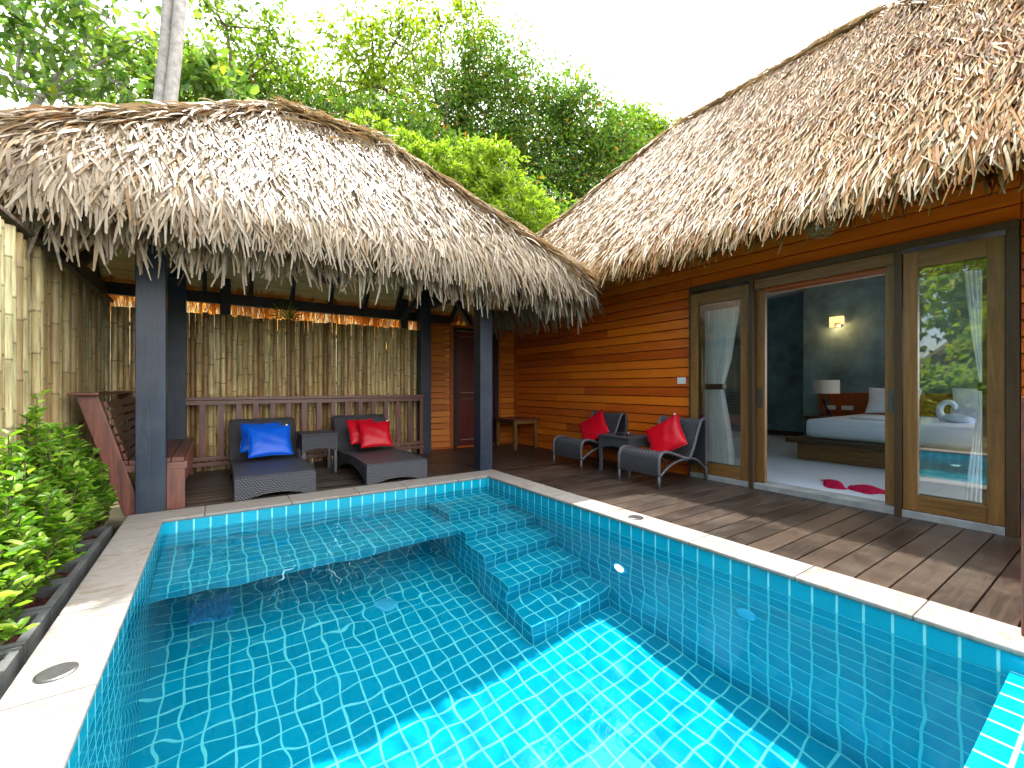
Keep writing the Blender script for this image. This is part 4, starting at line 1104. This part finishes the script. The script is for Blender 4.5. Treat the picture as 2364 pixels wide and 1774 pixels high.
def trunkto(t, u0, u1, v1, bend=.3):
    b = gnd(pix(u0, 600, t)); e = pix(u1, v1, t)
    return [b.lerp(e, q)+Vector((bend*math.sin(q*3), 0, 0))*.5 for q in np.linspace(0, 1, 7)]

# twin grey trunks behind the pavilion
t1 = thing('twin_trunk_tree', 'two smooth grey trunks rising side by side behind the pavilion roof', 'tree', (-.7, 8.3, -.4), 'trees behind the roofs')
for (ua, ub, w_) in ((366, 388, .082), (391, 416, .09)):
    a_, b_ = pix(ua, 260, 6.6), pix(ub, 0, 6.6); dv = (b_-a_)/6.0; base = a_-dv*6.0*(a_.z+.5)/(b_.z-a_.z)
    MB().tube([base, a_, a_.lerp(b_, .5)+Vector((.01, 0, 0)), b_, b_+(b_-a_)*1.2+Vector((-.2, .2, 0))], [w_*1.1, w_*.98, w_*.93, w_*.88, w_*.6], 14).build('trunk', M['bark'], t1, True)
top = pix(400, 0, 6.6)+Vector((-.4, .3, 2.6)); P_ = arr(*top)+rng.normal(0, .8, (700, 3)); v, f = leaves(P_, rdir(700), nrm(rdir(700)+arr(0, 0, 1)), rng.uniform(.15, .3, 700), rng.uniform(.07, .12, 700)); mesh_obj('crown', v, f, M['leaf_big'], t1)

# broad-leaved tree at the upper left
T = 8.6
tk = [gnd(pix(-90, 600, T)), pix(-60, 420, T), pix(20, 262, T), pix(70, 262, T), pix(95, 225, T), pix(40, 190, T), pix(-20, 170, T)]
tree('broadleaf_tree', 'tree with big oval leaves and bent grey limbs at the upper left', tk, .10,
     lay(T, [(60, 60, 110, 90), (180, 130, 120, 80), (250, 40, 110, 70), (40, 180, 100, 60), (150, 235, 110, 35), (270, 190, 90, 60), (-40, 90, 90, 120), (120, 10, 120, 50), (330, 90, 60, 60)]),
     M['leaf_big'], 1500, .24, .42, M['bark'], .15, .15, .15, 9)
tree('broadleaf_tree', 'low spray of big oval leaves just right of the grey twin trunks', trunkto(8, 470, 480, 230), .05,
     lay(8, [(460, 200, 60, 40), (530, 215, 50, 35), (490, 170, 40, 30)]), M['leaf_big'], 330, .24, .40, M['bark'], .1, .0, .2, 8)
T = 13
tree('leafy_tree', 'mid green tree behind the twin trunks', trunkto(T, 480, 470, 180), .16,
     lay(T, [(420, 170, 90, 70), (510, 170, 80, 60), (600, 200, 90, 60), (480, 220, 120, 50), (340, 210, 100, 60), (240, 240, 110, 50), (650, 175, 50, 50)]), M['leaf_mid'], 8500, .16, .5, M['barkd'], .2)
tree('leafy_tree', 'airy tree with dark twigs reaching up at the top left of centre', trunkto(11, 590, 520, 60), .07,
     lay(11, [(560, 20, 70, 40), (620, 70, 60, 40), (660, 120, 50, 40), (520, 60, 50, 40), (600, 130, 60, 40), (480, 10, 60, 30)]), M['leaf_mid'], 950, .15, .5, M['barkd'], .13, .2, .1, 7)
T = 14
tree('yellow_green_tree', 'sunlit yellow green tree left of the dark one', trunkto(T, 900, 860, 200), .16,
     lay(T, [(760, 190, 80, 60), (850, 130, 70, 70), (900, 220, 100, 70), (800, 260, 100, 50), (720, 240, 80, 60), (950, 120, 60, 60), (930, 60, 50, 40), (780, 90, 50, 40), (860, 60, 50, 40)]), M['leaf_yellow'], 6000, .17, .42, M['barkd'], .2, .35, .2, 12)
tree('yellow_green_tree', 'sparse tall treetop with bare twigs above the yellow green tree', trunkto(15, 985, 1010, 60, 1.2), .04,
     lay(15, [(960, 40, 50, 50), (1010, 20, 50, 40), (1080, 60, 55, 40), (1110, 20, 40, 40), (1000, 90, 40, 40), (1060, 10, 40, 30)]), M['leaf_yellow'], 1100, .18, .4, M['barkd'], .14, .2, .1, 7)
T = 17
tree('dark_green_tree', 'big dense dark green tree in the middle of the wood', trunkto(T, 1090, 1060, 230), .3,
     lay(T, [(1080, 160, 90, 80), (1150, 150, 80, 70), (1010, 230, 100, 90), (1120, 260, 110, 90), (1200, 230, 80, 80), (1080, 350, 130, 80), (1240, 320, 90, 90), (960, 320, 90, 80), (1170, 380, 110, 70)]), M['leaf_dark'], 26000, .16, .42, M['barkd'], .24)
tree('dark_green_tree', 'rounded dark green tree sloping down to the villa roof', trunkto(16, 1330, 1320, 300), .22,
     lay(16, [(1310, 240, 70, 60), (1360, 310, 90, 80), (1290, 380, 100, 80), (1380, 400, 100, 70), (1290, 470, 110, 60), (1430, 330, 60, 60)]), M['leaf_dark'], 15000, .17, .42, M['barkd'], .22)
tree('dark_green_tree', 'lighter rounded tree lowest on the right beside the villa ridge', trunkto(19, 1470, 1460, 350), .2,
     lay(19, [(1450, 300, 70, 40), (1500, 330, 60, 50), (1440, 380, 80, 60), (1540, 320, 40, 40), (1480, 420, 80, 60)]), M['leaf_mid'], 9000, .19, .42, M['barkd'], .22)
tree('lime_bush', 'bright lime green bush with rosettes of long leaves in the gap between the roofs', trunkto(9.6, 1080, 1060, 480, .1), .06,
     lay(9.6, [(1000, 372, 62, 32), (1062, 388, 48, 30), (1118, 362, 52, 30), (950, 348, 40, 24), (1162, 385, 42, 40), (1090, 430, 70, 36), (1180, 455, 52, 36), (1232, 492, 44, 36), (1170, 515, 70, 34), (850, 292, 46, 20), (905, 318, 36, 20), (1262, 525, 34, 26), (1040, 420, 60, 30), (1120, 480, 70, 40)]), M['leaf_lime'], 8500, .145, .30, M['bark'], .055, -.25, .55, 16, catg='bush')
tree('leafy_tree', 'dark understorey tree behind the lime bush', trunkto(13, 900, 900, 330), .15,
     lay(13, [(800, 300, 110, 50), (930, 330, 110, 60), (1050, 420, 130, 70), (1250, 520, 120, 50), (680, 270, 110, 50), (1180, 480, 100, 60)]), M['leaf_dark'], 9000, .18, .45, M['barkd'], .2)

# fan palm seedling between screen and beam, coconut palm far off
def fan(center, n, L, w_, updir):
    c = arr(*center); an = np.linspace(-1.9, 1.9, n); D_ = np.stack([np.sin(an), np.full(n, -.25), np.cos(an)], 1)
    return leaves(np.repeat(c[None], n, 0), D_, np.repeat(arr(0, -1, .2)[None], n, 0), L*rng.uniform(.8, 1.1, n), np.full(n, w_), .1)
fp = thing('fan_palm', 'small green fan palm poking over the bamboo screen', 'palm', (.78, 6.44, -.4))
MB().tube([(.78, 6.44, -.4), (.78, 6.44, 1.0), (.76, 6.43, 1.93)], [.02, .015, .008], 7).build('stem', M['leaf_mid'], fp, True)
v, f = cat([fan((.76, 6.41, 1.93), 15, .22, .016, 0), fan((.80, 6.42, 1.85), 11, .18, .016, 0)]); mesh_obj('fronds', v, f, M['leaf_mid'], fp)
cp = pix(1490, 292, 24); pm = thing('coconut_palm', 'distant palm top peeping beside the villa ridge', 'palm', gnd(cp), 'trees behind the roofs')
MB().tube([gnd(cp), cp], [.16, .1], 8).build('trunk', M['bark'], pm)
FV = []
for q in range(13):
    a = q*2.4; el = U(-.1, 1.0); L_ = 1.15; d = arr(math.cos(a)*math.cos(el), math.sin(a)*math.cos(el), math.sin(el))
    s_ = np.linspace(.1, 1, 26); ctr = arr(*cp)+d*(s_*L_)[:, None]-arr(0, 0, 1)*(s_**2*.55)[:, None]
    sdv = nrm(np.cross(d, arr(0, 0, 1)))
    for sg_ in (-1, 1): FV.append(leaves(ctr, np.repeat((d*.5+sdv*sg_-arr(0, 0, .5))[None], 26, 0), np.repeat(arr(0, 0, 1)[None], 26, 0), .32*(1.1-s_*.6), np.full(26, .05)))
v, f = cat(FV); mesh_obj('fronds', v, f, M['leaf_mid'], pm)

# planted bank on the left, outside the frame (it shows in the glass of the right door)
for i, (x, y, rr_, hh) in enumerate(((-3.0, 2.6, .9, 1.0), (-3.6, 1.2, 1.1, 1.6), (-3.2, -.3, 1.0, 1.2), (-5.4, 2.2, 1.5, 2.8), (-5.8, .4, 1.6, 3.2), (-5.2, -1.6, 1.5, 2.8), (-8.0, 1.5, 2.2, 5.2), (-8.2, -1.6, 2.2, 5.0), (-7.6, 4.2, 2.0, 5.0))):
    z = terrain(x, y)
    tree('bank_tree' if rr_ > 1.2 else 'bank_shrub', ['low shrub on the bank beyond the planter row', 'spreading shrub on the bank opposite the right door', 'round shrub on the bank nearest the pool overflow', 'tree on the bank behind the low shrub', 'tree on the bank behind the spreading shrub', 'tree on the bank behind the round shrub', 'tall tree at the top of the bank, middle one', 'tall tree at the top of the bank, front one', 'tall tree at the top of the bank, nearest the fence'][i],
         [Vector((x, y, z-.1)), Vector((x, y, z+hh*.3)), Vector((x+.1, y, z+hh*.5)), Vector((x, y+.1, z+hh*.7))], .06*rr_,
         [(Vector((x+U(-.4, .4)*rr_, y+U(-.5, .5)*rr_, z+hh*U(.4, .9))), (rr_*.6, rr_*.6, hh*.3)) for _ in range(5)],
         M['leaf_yellow' if i % 2 else 'leaf_lime'], 2600, .13*(1+rr_*.3), .5, M['barkd'], .16, .2, .3, 12, 'plants on the left bank', 6, 'tree' if rr_ > 1.2 else 'shrub')
